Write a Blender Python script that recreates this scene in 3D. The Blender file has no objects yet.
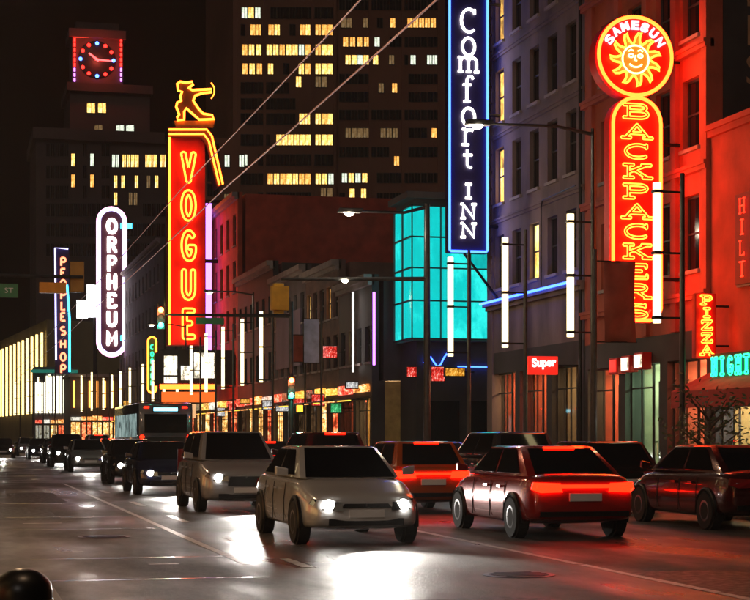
import bpy, bmesh, math, random
import numpy as np
from mathutils import Vector, Matrix
random.seed(7)
R = math.radians
ORD = 'first second third fourth fifth sixth seventh eighth ninth tenth eleventh twelfth thirteenth'.split()
scene = bpy.context.scene
COL = scene.collection

# ------------------------------------------------------------------ camera
F, U0, VH = 1700.0, 375.0, 436.0            # focal length in photo pixels, centre column, horizon row
TH = math.atan(420.0 / F)                   # camera turned this far from the street's axis (+Y)
CZ = 1.6
cam = bpy.data.cameras.new('camera')
cam.sensor_width = 36.0
cam.lens = 36.0 * F / 750.0
cam.shift_y = (VH - 300.0) / 750.0
cam.clip_end = 3000
co = bpy.data.objects.new('camera', cam); COL.objects.link(co)
co.location = (0, 0, CZ); co.rotation_euler = (R(90), 0, -TH)
scene.camera = co
# ------------------------------------------------------------------ night sky, unseen warm sun lamp added as city glow
SUN_EL, SUN_AZ = R(32), R(205)
w = bpy.data.worlds.new('World'); scene.world = w; w.use_nodes = True
nt = w.node_tree
bg = nt.nodes['Background']
sky = nt.nodes.new('ShaderNodeTexSky'); sky.sky_type = 'NISHITA'; sky.sun_disc = False
sky.sun_elevation = R(-4); sky.sun_rotation = SUN_AZ; sky.dust_density = 3.0; sky.air_density = 2.0
nt.links.new(sky.outputs[0], bg.inputs[0]); bg.inputs[1].default_value = 0.15
sl = bpy.data.lights.new('city_glow_fill', 'SUN'); sl.energy = 0.16; sl.angle = R(4); sl.color = (1.0, .86, .76)
so = bpy.data.objects.new('city_glow_fill', sl); COL.objects.link(so)
so.rotation_euler = (R(90) - SUN_EL, 0, R(180) - SUN_AZ)
scene.view_settings.view_transform = 'Standard'
scene.view_settings.look = 'None'
scene.view_settings.exposure = 0.25
scene.view_settings.gamma = 1.0
scene.cycles.use_denoising = True
scene.cycles.max_bounces = 6
scene.cycles.diffuse_bounces = 3
scene.cycles.glossy_bounces = 3
scene.cycles.sample_clamp_indirect = 6.0
scene.cycles.caustics_reflective = False
scene.cycles.caustics_refractive = False

# ------------------------------------------------------------------ pixel -> place
FW = Vector((math.sin(TH), math.cos(TH), 0)); RT = Vector((math.cos(TH), -math.sin(TH), 0))
def ray(u, v): return FW * F + RT * (u - U0) + Vector((0, 0, VH - v))
def atX(u, v, X): d = ray(u, v); t = X / d.x; return Vector((X, d.y * t, CZ + d.z * t))
def atY(u, v, Y): d = ray(u, v); t = Y / d.y; return Vector((d.x * t, Y, CZ + d.z * t))

# ------------------------------------------------------------------ materials
MATS = {}
def mat(name, col, rough=.7, metal=0.0, var=.25, scale=3.0, bump=0.0, bscale=30.0, rvar=0.0, coat=0.0, spec=.5, stretch=(1, 1, 1)):
    if name in MATS: return MATS[name]
    m = bpy.data.materials.new(name); m.use_nodes = True; n = m.node_tree.nodes; l = m.node_tree.links
    b = n['Principled BSDF']
    b.inputs['Roughness'].default_value = rough; b.inputs['Metallic'].default_value = metal
    b.inputs['Coat Weight'].default_value = coat; b.inputs['Specular IOR Level'].default_value = spec
    tc = n.new('ShaderNodeTexCoord'); mp = n.new('ShaderNodeMapping'); mp.inputs['Scale'].default_value = stretch
    l.new(tc.outputs['Object'], mp.inputs[0])
    if var > 0:
        t = n.new('ShaderNodeTexNoise'); t.inputs['Scale'].default_value = scale; t.inputs['Detail'].default_value = 6
        l.new(mp.outputs[0], t.inputs[0])
        r = n.new('ShaderNodeValToRGB'); r.color_ramp.elements[0].position = .3; r.color_ramp.elements[1].position = .75
        r.color_ramp.elements[0].color = (*[c * (1 - var) for c in col], 1)
        r.color_ramp.elements[1].color = (*[min(1, c * (1 + var)) for c in col], 1)
        l.new(t.outputs[0], r.inputs[0]); l.new(r.outputs[0], b.inputs['Base Color'])
        if rvar > 0:
            q = n.new('ShaderNodeMapRange'); q.inputs[1].default_value = .35; q.inputs[2].default_value = .7
            q.inputs[3].default_value = max(.02, rough - rvar); q.inputs[4].default_value = min(1, rough + rvar)
            l.new(t.outputs[0], q.inputs[0]); l.new(q.outputs[0], b.inputs['Roughness'])
    else:
        b.inputs['Base Color'].default_value = (*col, 1)
    if bump > 0:
        t2 = n.new('ShaderNodeTexNoise'); t2.inputs['Scale'].default_value = bscale; t2.inputs['Detail'].default_value = 4
        l.new(mp.outputs[0], t2.inputs[0])
        bp = n.new('ShaderNodeBump'); bp.inputs['Strength'].default_value = bump; bp.inputs['Distance'].default_value = .02
        l.new(t2.outputs[0], bp.inputs['Height']); l.new(bp.outputs[0], b.inputs['Normal'])
    MATS[name] = m; return m
def emit(name, col, s, base=(.02, .02, .02)):
    if name in MATS: return MATS[name]
    m = bpy.data.materials.new(name); m.use_nodes = True
    b = m.node_tree.nodes['Principled BSDF']
    b.inputs['Base Color'].default_value = (*base, 1); b.inputs['Roughness'].default_value = .35
    b.inputs['Emission Color'].default_value = (*col, 1); b.inputs['Emission Strength'].default_value = s
    MATS[name] = m; return m
def litwin(name, c1, c2, s, scale=.9):
    """a lit room behind glass: warm light broken up by blinds and things inside"""
    if name in MATS: return MATS[name]
    m = bpy.data.materials.new(name); m.use_nodes = True; n = m.node_tree.nodes; l = m.node_tree.links
    b = n['Principled BSDF']; b.inputs['Base Color'].default_value = (.03, .03, .03, 1); b.inputs['Roughness'].default_value = .12
    tc = n.new('ShaderNodeTexCoord'); mp = n.new('ShaderNodeMapping'); mp.inputs['Scale'].default_value = (1, .16, .7) if name.startswith(('shop', 'fascia')) else (1, 1, .55)
    l.new(tc.outputs['Object'], mp.inputs[0])
    v = n.new('ShaderNodeTexVoronoi'); v.inputs['Scale'].default_value = scale; v.distance = 'CHEBYCHEV'
    l.new(mp.outputs[0], v.inputs[0])
    r = n.new('ShaderNodeValToRGB'); r.color_ramp.interpolation = 'LINEAR'
    e = r.color_ramp.elements; e[0].position = .1; e[0].color = (*[x * (.9 if 'teal' in name else .18) for x in c1], 1); e[1].position = .8; e[1].color = (*c2, 1)
    k = e.new(.45); k.color = (*c1, 1)
    sp = n.new('ShaderNodeSeparateColor'); l.new(v.outputs['Color'], sp.inputs[0])
    nz = n.new('ShaderNodeTexNoise'); nz.inputs['Scale'].default_value = scale*2.2; nz.inputs['Detail'].default_value = 7; nz.inputs['Roughness'].default_value = .7
    l.new(mp.outputs[0], nz.inputs[0])
    mr = n.new('ShaderNodeMapRange'); mr.inputs[1].default_value = .42; mr.inputs[2].default_value = .66; l.new(nz.outputs[0], mr.inputs[0])
    mx = n.new('ShaderNodeMath'); mx.operation = 'MULTIPLY_ADD'; mx.inputs[1].default_value = .45
    l.new(sp.outputs[0], mx.inputs[0])
    m5 = n.new('ShaderNodeMath'); m5.operation = 'MULTIPLY'; m5.inputs[1].default_value = .6; l.new(mr.outputs[0], m5.inputs[0]); l.new(m5.outputs[0], mx.inputs[2])
    l.new(mx.outputs[0], r.inputs[0]); l.new(r.outputs[0], b.inputs['Emission Color'])
    b.inputs['Emission Strength'].default_value = s
    MATS[name] = m; return m

M = dict(
 concrete=mat('pavement_concrete', (.20, .19, .18), .55, var=.3, scale=1.3, bump=.3, bscale=18, rvar=.25),
 kerb=mat('kerb_stone', (.26, .25, .24), .6, var=.3, scale=3, bump=.3),
 paint=mat('road_paint', (.62, .62, .6), .45, var=.35, scale=7, bump=.2),
 tar=mat('tar_joint', (.015, .015, .015), .15, var=.2),
 stone=mat('hotel_stone', (.20, .145, .14), .8, var=.5, scale=.7, bump=.6, bscale=6, stretch=(1, 1, .45)),
 redglowstucco=mat('stucco_red_glow', (.50, .065, .035), .75, var=.3, scale=1.1, bump=.3, bscale=12),  # red stucco deepened with the neon's red glow; also on the theatre
 plaster=mat('plaster_cream', (.52, .42, .36), .75, var=.25, scale=.9, bump=.3, bscale=10),
 darkwall=mat('wall_dark_paint', (.045, .04, .042), .7, var=.35, scale=.7, bump=.2),
 brick=mat('wall_brick_dark', (.16, .09, .075), .8, var=.35, scale=1.2, bump=.4, bscale=14),
 greywall=mat('wall_grey', (.13, .12, .13), .75, var=.3, scale=.6, bump=.2),
 purplewall=mat('wall_mauve', (.22, .17, .24), .75, var=.2, scale=.6),
 towerwall=mat('tower_haze_brown', (.30, .12, .07), .7, var=.35, scale=.05),  # reddish lit haze is put into the towers' wall colour
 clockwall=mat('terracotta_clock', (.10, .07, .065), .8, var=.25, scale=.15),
 hostelwall=mat('hostel_red_glow_wall', (.44, .09, .05), .75, var=.3, scale=.9, bump=.3, bscale=10),  # the neon sign's red glow is put into this wall colour
 trim=mat('trim_stone', (.34, .28, .27), .75, var=.2, scale=2),
 frame=mat('window_frame_dark', (.05, .045, .045), .5, var=.15),
 framew=mat('window_frame_pale', (.28, .25, .24), .55, var=.15),
 glass=mat('window_glass_dark', (.012, .012, .016), .06, var=0, spec=.8),
 metal=mat('pole_metal', (.06, .06, .065), .38, metal=.6, var=.25, scale=6),
 black=mat('black_metal', (.012, .012, .013), .35, metal=.3, var=.2, scale=6),
 yellowbox=mat('signal_yellow', (.62, .38, .03), .5, var=.15, scale=5),
 rubber=mat('tyre_rubber', (.015, .015, .015), .8, var=.2, scale=20),
 rim=mat('alloy_rim', (.16, .16, .17), .35, metal=.9, var=.3, scale=9),
 wire=mat('wire_red_glow', (.42, .09, .05), .45, metal=.4, var=.1),  # red light on the wires is put into their colour
 signred=mat('sign_face_red', (.62, .012, .008), .5, var=.12, scale=1.5),
 signdark=mat('sign_face_dark', (.06, .008, .02), .5, var=.15, scale=1.5),
 signnavy=mat('sign_face_navy', (.012, .008, .05), .45, var=.15, scale=1.5),
 signblack=mat('sign_black', (.012, .012, .014), .5, var=.2),
 signgreen=mat('street_sign_green', (.02, .20, .08), .45, var=.1),
 bark=mat('bark', (.07, .05, .04), .9, var=.3, scale=10, bump=.4),
 leaf=mat('leaf_green', (.07, .09, .035), .6, var=.4, scale=3),
 lettertan=mat('painted_letter_tan', (.42, .24, .13), .7, var=.3, scale=4),
 bannerred=mat('banner_cloth_red', (.30, .06, .04), .85, var=.3, scale=2),
 bannerblue=mat('banner_cloth_blue', (.38, .42, .58), .85, var=.3, scale=2),
 awning=mat('awning_canvas_red', (.40, .05, .04), .85, var=.25, scale=2),
 interior=mat('shop_interior', (.30, .24, .18), .8, var=.3, scale=2),
 plate=mat('number_plate_white', (.65, .65, .65), .5, var=.05),
 chrome=mat('chrome', (.6, .6, .6), .15, metal=1, var=0),
 neony=emit('neon_yellow', (1.0, .16, .012), 9.0),
 neono=emit('neon_orange', (1.0, .036, .004), 20.0),
 neonw=emit('neon_white', (1.0, .90, .84), 5.0),
 neonp=emit('neon_pink', (1.0, .42, .75), 3.4),
 neonb=emit('neon_blue', (.03, .10, 1.0), 7.0),
 neonc=emit('neon_cyan', (.05, .65, 1.0), 5.0),
 neonv=emit('neon_violet', (.55, .16, 1.0), 3.5),
 neonr=emit('neon_red', (1.0, .012, .004), 6.0),
 neong=emit('neon_green', (.02, 1.0, .35), 2.6),
 tube=emit('light_tube_white', (1.0, .80, .40), 2.8),
 headlamp=emit('headlamp_lit', (1.0, .95, .88), 45.0),
 tail=emit('taillamp_lit', (1.0, .006, .001), 11.0),
 amber=emit('indicator_lit', (1.0, .30, .01), 7.0),
 sigred=emit('signal_red_lit', (1.0, .10, .02), 35.0),
 siggreen=emit('signal_green_lit', (.02, 1.0, .55), 25.0),
 lampglow=emit('street_lamp_lit', (1.0, .88, .62), 45.0),
 panelw=litwin('backlit_white_panel', (1.0, .86, .62), (1.0, .95, .85), 2.0, 2.5),
 panelred=emit('backlit_red_panel', (1.0, .02, .01), .9),
 panely=emit('backlit_yellow_panel', (1.0, .58, .06), 1.6),
 cyanled=emit('route_display_cyan', (.25, .80, 1.0), 3.0),
 clockred=emit('clock_red_lamp', (1.0, .012, .008), 9.0),
 clockblue=emit('clock_blue_lamp', (.06, .16, 1.0), 7.0),
 win1=litwin('lit_room_amber', (.95, .50, .10), (1.0, .80, .34), 1.9),
 win2=litwin('lit_room_orange', (.9, .36, .06), (1.0, .62, .2), 1.5),
 win3=litwin('lit_room_pale', (.75, .85, .65), (.95, 1.0, .85), 1.2),
 win4=litwin('lit_room_dim', (.45, .26, .10), (.6, .4, .2), .35),
 shop1=litwin('shop_glow_warm', (1.0, .45, .10), (1.0, .8, .45), 1.7, 4),
 shop2=litwin('shop_glow_red', (.9, .10, .03), (1.0, .5, .2), 1.4, 4),
 shop3=litwin('shop_glow_pale', (.8, .75, .5), (.9, .95, .9), .4, 4),
 shop4=litwin('shop_glow_dim', (.40, .20, .08), (.75, .42, .18), .12, 4),
)
TEAL = [litwin('teal_glass_%d' % i, c, c2, s, .5) for i, (c, c2, s) in enumerate((((.0, .60, .58), (.02, .85, .80), .75), ((.0, .68, .66), (.03, 1.0, .92), .85), ((.0, .5, .5), (.0, .75, .72), .65)))]

def asphalt():
    m = bpy.data.materials.new('wet_asphalt'); m.use_nodes = True; n = m.node_tree.nodes; l = m.node_tree.links
    b = n['Principled BSDF']; b.inputs['Specular IOR Level'].default_value = .5
    tc = n.new('ShaderNodeTexCoord')
    def noise(sc, det, st=(1, 1, 1)):
        mp = n.new('ShaderNodeMapping'); mp.inputs['Scale'].default_value = st; l.new(tc.outputs['Object'], mp.inputs[0])
        t = n.new('ShaderNodeTexNoise'); t.inputs['Scale'].default_value = sc; t.inputs['Detail'].default_value = det
        l.new(mp.outputs[0], t.inputs[0]); return t
    wet = noise(.55, 5, (1, .28, 1)); fine = noise(26, 8, (1, .45, 1)); mid = noise(1.6, 9, (1, .35, 1))
    fine.inputs['Roughness'].default_value = .75; mid.inputs['Roughness'].default_value = .7
    cr = n.new('ShaderNodeValToRGB'); cr.color_ramp.elements[0].color = (.022, .020, .019, 1); cr.color_ramp.elements[1].color = (.135, .118, .105, 1)
    cr.color_ramp.elements[0].position = .40; cr.color_ramp.elements[1].position = .62
    ad = n.new('ShaderNodeMath'); ad.operation = 'MULTIPLY_ADD'; ad.inputs[1].default_value = .6
    l.new(mid.outputs[0], ad.inputs[0])
    m2 = n.new('ShaderNodeMath'); m2.operation = 'MULTIPLY'; m2.inputs[1].default_value = .4
    l.new(fine.outputs[0], m2.inputs[0]); l.new(m2.outputs[0], ad.inputs[2])
    l.new(ad.outputs[0], cr.inputs[0]); l.new(cr.outputs[0], b.inputs['Base Color'])
    rr = n.new('ShaderNodeMapRange'); rr.inputs[1].default_value = .36; rr.inputs[2].default_value = .62
    rr.inputs[3].default_value = .27; rr.inputs[4].default_value = .68
    l.new(wet.outputs[0], rr.inputs[0]); l.new(rr.outputs[0], b.inputs['Roughness'])
    bp = n.new('ShaderNodeBump'); bp.inputs['Distance'].default_value = .03
    bs = n.new('ShaderNodeMapRange'); bs.inputs[1].default_value = .36; bs.inputs[2].default_value = .62
    bs.inputs[3].default_value = .3; bs.inputs[4].default_value = .8
    l.new(wet.outputs[0], bs.inputs[0]); l.new(bs.outputs[0], bp.inputs['Strength'])
    l.new(fine.outputs[0], bp.inputs['Height']); l.new(bp.outputs[0], b.inputs['Normal'])
    return m
M['asphalt'] = asphalt()

# ------------------------------------------------------------------ mesh helpers
BASE = {}
class MB:
    def __init__(s): s.v = []; s.f = []; s.m = []
    def add(s, vs, fs, mi=0):
        k = len(s.v); s.v += [tuple(p) for p in vs]; s.f += [tuple(i + k for i in f) for f in fs]; s.m += [mi] * len(fs); return s
    def box(s, a, b, mi=0):
        x0, y0, z0 = a; x1, y1, z1 = b
        if x0 > x1: x0, x1 = x1, x0
        if y0 > y1: y0, y1 = y1, y0
        if z0 > z1: z0, z1 = z1, z0
        return s.add([(x0,y0,z0),(x1,y0,z0),(x1,y1,z0),(x0,y1,z0),(x0,y0,z1),(x1,y0,z1),(x1,y1,z1),(x0,y1,z1)],
                     [(0,3,2,1),(4,5,6,7),(0,1,5,4),(1,2,6,5),(2,3,7,6),(3,0,4,7)], mi)
    def tube(s, pts, r, n=8, mi=0, closed=False, caps=True):
        pts = [Vector(p) for p in pts]; N = len(pts)
        rr = r if isinstance(r, (list, tuple)) else [r] * N
        vs = []; prev = None
        for i, p in enumerate(pts):
            if closed: t = pts[(i + 1) % N] - pts[i - 1]
            else: t = pts[min(i + 1, N - 1)] - pts[max(i - 1, 0)]
            if t.length < 1e-9: t = Vector((0, 0, 1))
            t.normalize()
            if prev is None:
                up = Vector((0, 0, 1)) if abs(t.z) < .9 else Vector((0, 1, 0))
                a = t.cross(up).normalized()
            else:
                a = prev - t * prev.dot(t)
                if a.length < 1e-6: a = t.orthogonal()
                a.normalize()
            prev = a; b = t.cross(a)
            for k in range(n):
                q = 2 * math.pi * k / n; vs.append(p + (a * math.cos(q) + b * math.sin(q)) * rr[i])
        fs = []
        for i in range(N if closed else N - 1):
            j = (i + 1) % N
            for k in range(n): fs.append((i*n+k, i*n+(k+1)%n, j*n+(k+1)%n, j*n+k))
        if caps and not closed: fs += [tuple(range(n))[::-1], tuple((N-1)*n + k for k in range(n))]
        return s.add(vs, fs, mi)
    def prism(s, poly, d, mi=0):
        """poly: list of points; extruded by vector d"""
        n = len(poly); d = Vector(d); a = [Vector(p) for p in poly]
        return s.add(a + [p + d for p in a], [tuple(range(n))[::-1], tuple(range(n, 2*n))] + [(i, (i+1)%n, n+(i+1)%n, n+i) for i in range(n)], mi)
    def lathe(s, prof, c, axis='z', n=20, mi=0):
        vs = []
        for (r, h) in prof:
            for k in range(n):
                q = 2*math.pi*k/n; a, b = r*math.cos(q), r*math.sin(q)
                vs.append((c[0]+a, c[1]+b, c[2]+h) if axis == 'z' else (c[0]+h, c[1]+a, c[2]+b) if axis == 'x' else (c[0]+a, c[1]+h, c[2]+b))
        fs = [(i*n+k, i*n+(k+1)%n, (i+1)*n+(k+1)%n, (i+1)*n+k) for i in range(len(prof)-1) for k in range(n)]
        fs += [tuple(range(n))[::-1], tuple((len(prof)-1)*n+k for k in range(n))]
        return s.add(vs, fs, mi)
    def build(s, name, mats, parent=None, smooth=False, bevel=0.0, fix=True):
        me = bpy.data.meshes.new(name)
        off = Vector(BASE.get(parent.name, (0, 0, 0))) if parent else Vector((0, 0, 0))
        me.from_pydata([tuple(Vector(p) - off) for p in s.v], [], s.f)
        if not isinstance(mats, (list, tuple)): mats = [mats]
        for m in mats: me.materials.append(M[m] if isinstance(m, str) else m)
        me.polygons.foreach_set('material_index', s.m)
        if fix or bevel:
            bm = bmesh.new(); bm.from_mesh(me)
            if bevel:
                bmesh.ops.remove_doubles(bm, verts=bm.verts, dist=1e-5)
                bmesh.ops.bevel(bm, geom=[e for e in bm.edges if e.is_manifold and e.calc_face_angle(0) > .5], offset=bevel, segments=2, affect='EDGES', profile=.6)
            bmesh.ops.recalc_face_normals(bm, faces=bm.faces); bm.to_mesh(me); bm.free()
        if smooth:
            me.polygons.foreach_set('use_smooth', [True] * len(me.polygons))
            try: me.set_sharp_from_angle(angle=R(40))
            except Exception: pass
        o = bpy.data.objects.new(name, me); COL.objects.link(o)
        if parent: o.parent = parent; BASE[o.name] = off
        else: BASE[o.name] = Vector((0, 0, 0))
        return o
def tag(o, label, cat, group=None):
    o['label'] = label; o['category'] = cat
    if group: o['group'] = group
    return o
def thing(name, loc, label, cat, group=None, rz=0):
    o = bpy.data.objects.new(name, None); COL.objects.link(o); o.empty_display_size = .3
    o.location = loc; o.rotation_euler = (0, 0, rz); BASE[o.name] = Vector(loc)
    return tag(o, label, cat, group)
def struct(o): o['kind'] = 'structure'; return o
def copy_tree(o, parent=None):
    c = o.copy(); COL.objects.link(c); c.parent = parent
    for ch in list(o.children): copy_tree(ch, c)
    return c
def lamp(name, kind, loc, energy, color, parent, size=.3, rot=None, spot=None, blend=.6):
    L = bpy.data.lights.new(name, kind); L.energy = energy; L.color = color
    if kind == 'SPOT': L.spot_size = R(spot); L.spot_blend = blend; L.shadow_soft_size = size
    elif kind == 'POINT': L.shadow_soft_size = size
    o = bpy.data.objects.new(name, L); COL.objects.link(o)
    off = BASE[parent.name] if parent else Vector((0, 0, 0))
    o.location = Vector(loc) - off
    if rot: o.rotation_euler = rot
    o.parent = parent; return o

# ------------------------------------------------------------------ neon letter shapes (strokes and serifs in a unit box)
def arc(cx, cy, rx, ry, a0, a1, n=10):
    return [(cx + rx*math.cos(R(a0 + (a1-a0)*i/n)), cy + ry*math.sin(R(a0 + (a1-a0)*i/n))) for i in range(n + 1)]
GLY = {
 'A': ([[(.1,0),(.5,1),(.9,0)], [(.25,.36),(.75,.36)]], [[(-.03,0),(.26,0)], [(.74,0),(1.03,0)]]),
 'B': ([[(.2,0),(.2,1)], [(.2,1),(.56,1)]+arc(.58,.77,.24,.23,90,-90)+[(.2,.54)], [(.56,.54)]+arc(.6,.27,.28,.27,90,-90)+[(.2,0)]], [[(.04,1),(.2,1)], [(.04,0),(.2,0)]]),
 'C': ([arc(.53,.5,.43,.5,50,310,16)], [[(.83,.78),(.83,1.0)]]),
 'E': ([[(.2,0),(.2,1)], [(.2,1),(.82,1)], [(.2,.52),(.64,.52)], [(.2,0),(.85,0)]], [[(.05,1),(.2,1)], [(.05,0),(.2,0)], [(.82,1),(.82,.82)], [(.85,0),(.85,.2)]]),
 'G': ([arc(.53,.5,.41,.5,50,270,14)+[(.56,0)]+arc(.56,.36,.36,.36,-80,0,5)+[(.92,.44),(.6,.44)]], []),
 'H': ([[(.16,0),(.16,1)], [(.84,0),(.84,1)], [(.16,.5),(.84,.5)]], [[(.02,0),(.3,0)], [(.7,0),(.98,0)], [(.02,1),(.3,1)], [(.7,1),(.98,1)]]),
 'I': ([[(.5,0),(.5,1)]], [[(.28,1),(.72,1)], [(.28,0),(.72,0)]]),
 'K': ([[(.2,0),(.2,1)], [(.84,1),(.2,.42)], [(.4,.6),(.88,0)]], [[(.04,0),(.36,0)], [(.04,1),(.36,1)], [(.68,1),(.98,1)], [(.72,0),(1.02,0)]]),
 'L': ([[(.2,1),(.2,0),(.82,0)]], [[(.05,1),(.36,1)], [(.82,0),(.82,.2)]]),
 'M': ([[(.12,0),(.12,1),(.5,.3),(.88,1),(.88,0)]], [[(0,0),(.24,0)], [(.76,0),(1,0)]]),
 'N': ([[(.16,0),(.16,1),(.84,0),(.84,1)]], [[(.02,0),(.3,0)], [(.02,1),(.16,1)], [(.7,1),(.98,1)]]),
 'O': ([arc(.5,.5,.4,.5,0,360,22)], []),
 'P': ([[(.2,0),(.2,1)], [(.2,1),(.56,1)]+arc(.58,.74,.27,.26,90,-90)+[(.2,.48)]], [[(.04,0),(.38,0)], [(.04,1),(.2,1)]]),
 'R': ([[(.2,0),(.2,1)], [(.2,1),(.56,1)]+arc(.58,.76,.25,.24,90,-90)+[(.2,.52)], [(.5,.52),(.86,0)]], [[(.04,0),(.36,0)], [(.04,1),(.2,1)], [(.78,0),(1.0,0)]]),
 'S': ([arc(.5,.75,.33,.25,40,270,9)+arc(.5,.25,.35,.25,90,-140,9)], [[(.78,.84),(.78,1)], [(.2,.0),(.2,.18)]]),
 'T': ([[(.5,0),(.5,1)], [(.08,1),(.92,1)]], [[(.3,0),(.7,0)]]),
 'U': ([[(.14,1),(.14,.34)]+arc(.5,.34,.36,.34,180,360,12)+[(.86,1)]], [[(0,1),(.28,1)], [(.72,1),(1,1)]]),
 'V': ([[(.1,1),(.5,0),(.9,1)]], [[(-.02,1),(.26,1)], [(.74,1),(1.02,1)]]),
 'Z': ([[(.12,1),(.88,1),(.12,0),(.9,0)]], [[(.12,1),(.12,.82)], [(.9,0),(.9,.18)]]),
 'o': ([arc(.5,.35,.34,.35,0,360,20)], []),
 'm': ([[(.1,0),(.1,.7)], [(.1,.5)]+arc(.3,.5,.2,.2,180,0,7)+[(.5,0)], [(.5,.5)]+arc(.7,.5,.2,.2,180,0,7)+[(.9,0)]], [[(-.02,0),(.22,0)], [(.38,0),(.62,0)], [(.78,0),(1.02,0)], [(-.02,.7),(.1,.7)]]),
 'f': ([[(.4,0),(.4,.78)]+arc(.6,.78,.2,.22,180,30,6), [(.18,.66),(.66,.66)]], [[(.22,0),(.6,0)]]),
 'r': ([[(.32,0),(.32,.7)], [(.32,.45)]+arc(.58,.48,.26,.2,170,50,5)], [[(.14,0),(.52,0)], [(.16,.7),(.32,.7)]]),
 't': ([[(.42,.95),(.42,.2)]+arc(.6,.2,.18,.2,180,300,6), [(.18,.66),(.72,.66)]], []),
 'S_': ([], []),
}
def strokes(ch, serif=True):
    a, b = GLY[ch]; return a + (b if serif else [])
def outline(ch, asp, th, serif=True, n=46):
    """closed contours at distance th round the strokes of a letter; asp = width/height"""
    seg = []
    for pl in strokes(ch, serif):
        for p, q in zip(pl[:-1], pl[1:]): seg.append((p[0]*asp, p[1], q[0]*asp, q[1]))
    S = np.array(seg)
    x0, x1, y0, y1 = S[:, [0, 2]].min()-th*1.6, S[:, [0, 2]].max()+th*1.6, -th*1.6, 1+th*1.6
    nx = max(12, int(n*(x1-x0))); ny = int(n*(y1-y0))
    X, Y = np.meshgrid(np.linspace(x0, x1, nx), np.linspace(y0, y1, ny), indexing='ij')
    D = np.full(X.shape, 9.0)
    for ax, ay, bx, by in S:
        dx, dy = bx-ax, by-ay; L2 = dx*dx+dy*dy+1e-12
        t = np.clip(((X-ax)*dx+(Y-ay)*dy)/L2, 0, 1)
        D = np.minimum(D, np.hypot(X-ax-t*dx, Y-ay-t*dy))
    D = D - th
    nxt = {}; pos = {}
    def ep(i, j, k):       # crossing on an edge
        key = (i, j, k)
        if key not in pos:
            a = D[i, j]; i2, j2 = (i+1, j) if k == 0 else (i, j+1); b = D[i2, j2]; t = a/(a-b)
            pos[key] = (X[i, j]+(X[i2, j2]-X[i, j])*t, Y[i, j]+(Y[i2, j2]-Y[i, j])*t)
        return key
    for i in range(nx-1):
        for j in range(ny-1):
            c = (D[i,j] < 0) | (D[i+1,j] < 0) << 1 | (D[i+1,j+1] < 0) << 2 | (D[i,j+1] < 0) << 3
            if c in (0, 15): continue
            e = [lambda: ep(i,j,0), lambda: ep(i+1,j,1), lambda: ep(i,j+1,0), lambda: ep(i,j,1)]
            tab = {1:[(3,0)],2:[(0,1)],3:[(3,1)],4:[(1,2)],5:[(3,2),(1,0)],6:[(0,2)],7:[(3,2)],8:[(2,3)],9:[(2,0)],10:[(0,3),(2,1)],11:[(2,1)],12:[(1,3)],13:[(1,0)],14:[(0,3)]}
            for a, b in tab[int(c)]:
                ka, kb = e[a](), e[b](); nxt.setdefault(ka, []).append(kb); nxt.setdefault(kb, []).append(ka)
    loops = []; seen = set()
    for k in nxt:
        if k in seen: continue
        lp = [k]; seen.add(k); cur = k
        while True:
            cand = [q for q in nxt[cur] if q not in seen]
            if not cand: break
            cur = cand[0]; seen.add(cur); lp.append(cur)
        if len(lp) > 5: loops.append([pos[q] for q in lp][::2])
    return loops
class Frame2:
    """a flat sign face: s runs across, t up, d towards the viewer of the face"""
    def __init__(self, o, s, t=(0, 0, 1)):
        self.o = Vector(o); self.s = Vector(s).normalized(); self.t = Vector(t).normalized(); self.n = self.s.cross(self.t)
    def p(self, s, t, d=0): return self.o + self.s*s + self.t*t + self.n*d
def letter_tubes(mb, ch, fr, cx, cz, w, h, r, d, serif=True, n=6):
    for pl in strokes(ch, serif):
        mb.tube([fr.p(cx - w/2 + x*w, cz - h/2 + y*h, d) for x, y in pl], r, n)
def letter_outline(mb, ch, fr, cx, cz, w, h, r, d, th=.1, serif=True, n=6):
    asp = w / h
    for lp in outline(ch, asp, th, serif):
        mb.tube([fr.p(cx - w/2 + x*h, cz - h/2 + y*h, d) for x, y in lp], r, n, closed=True)
def text_mesh(txt, size, name, mtl, fr, cs, ct, d, parent, width=None, ext=.01, rot=0.0, bold=0.0):
    c = bpy.data.curves.new(name, 'FONT'); c.body = txt; c.size = size; c.align_x = 'CENTER'; c.align_y = 'CENTER'; c.extrude = ext; c.offset = bold
    c.resolution_u = 4
    t = bpy.data.objects.new('tmp_text', c); COL.objects.link(t)
    dg = bpy.context.evaluated_depsgraph_get(); dg.update()
    me = bpy.data.meshes.new_from_object(t.evaluated_get(dg))
    bpy.data.objects.remove(t)
    k = 1.0
    if width:
        xs = [v.co.x for v in me.vertices]; k = width / max(1e-6, max(xs) - min(xs))
    off = BASE[parent.name]
    cr, sr = math.cos(rot), math.sin(rot)
    for v in me.vertices:
        x, y = v.co.x * k, v.co.y
        x, y = x*cr - y*sr, x*sr + y*cr
        v.co = fr.p(cs + x, ct + y, d + v.co.z) - off
    me.materials.clear(); me.materials.append(M[mtl] if isinstance(mtl, str) else mtl)
    o = bpy.data.objects.new(name, me); COL.objects.link(o); o.parent = parent; BASE[o.name] = off
    return o

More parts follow.
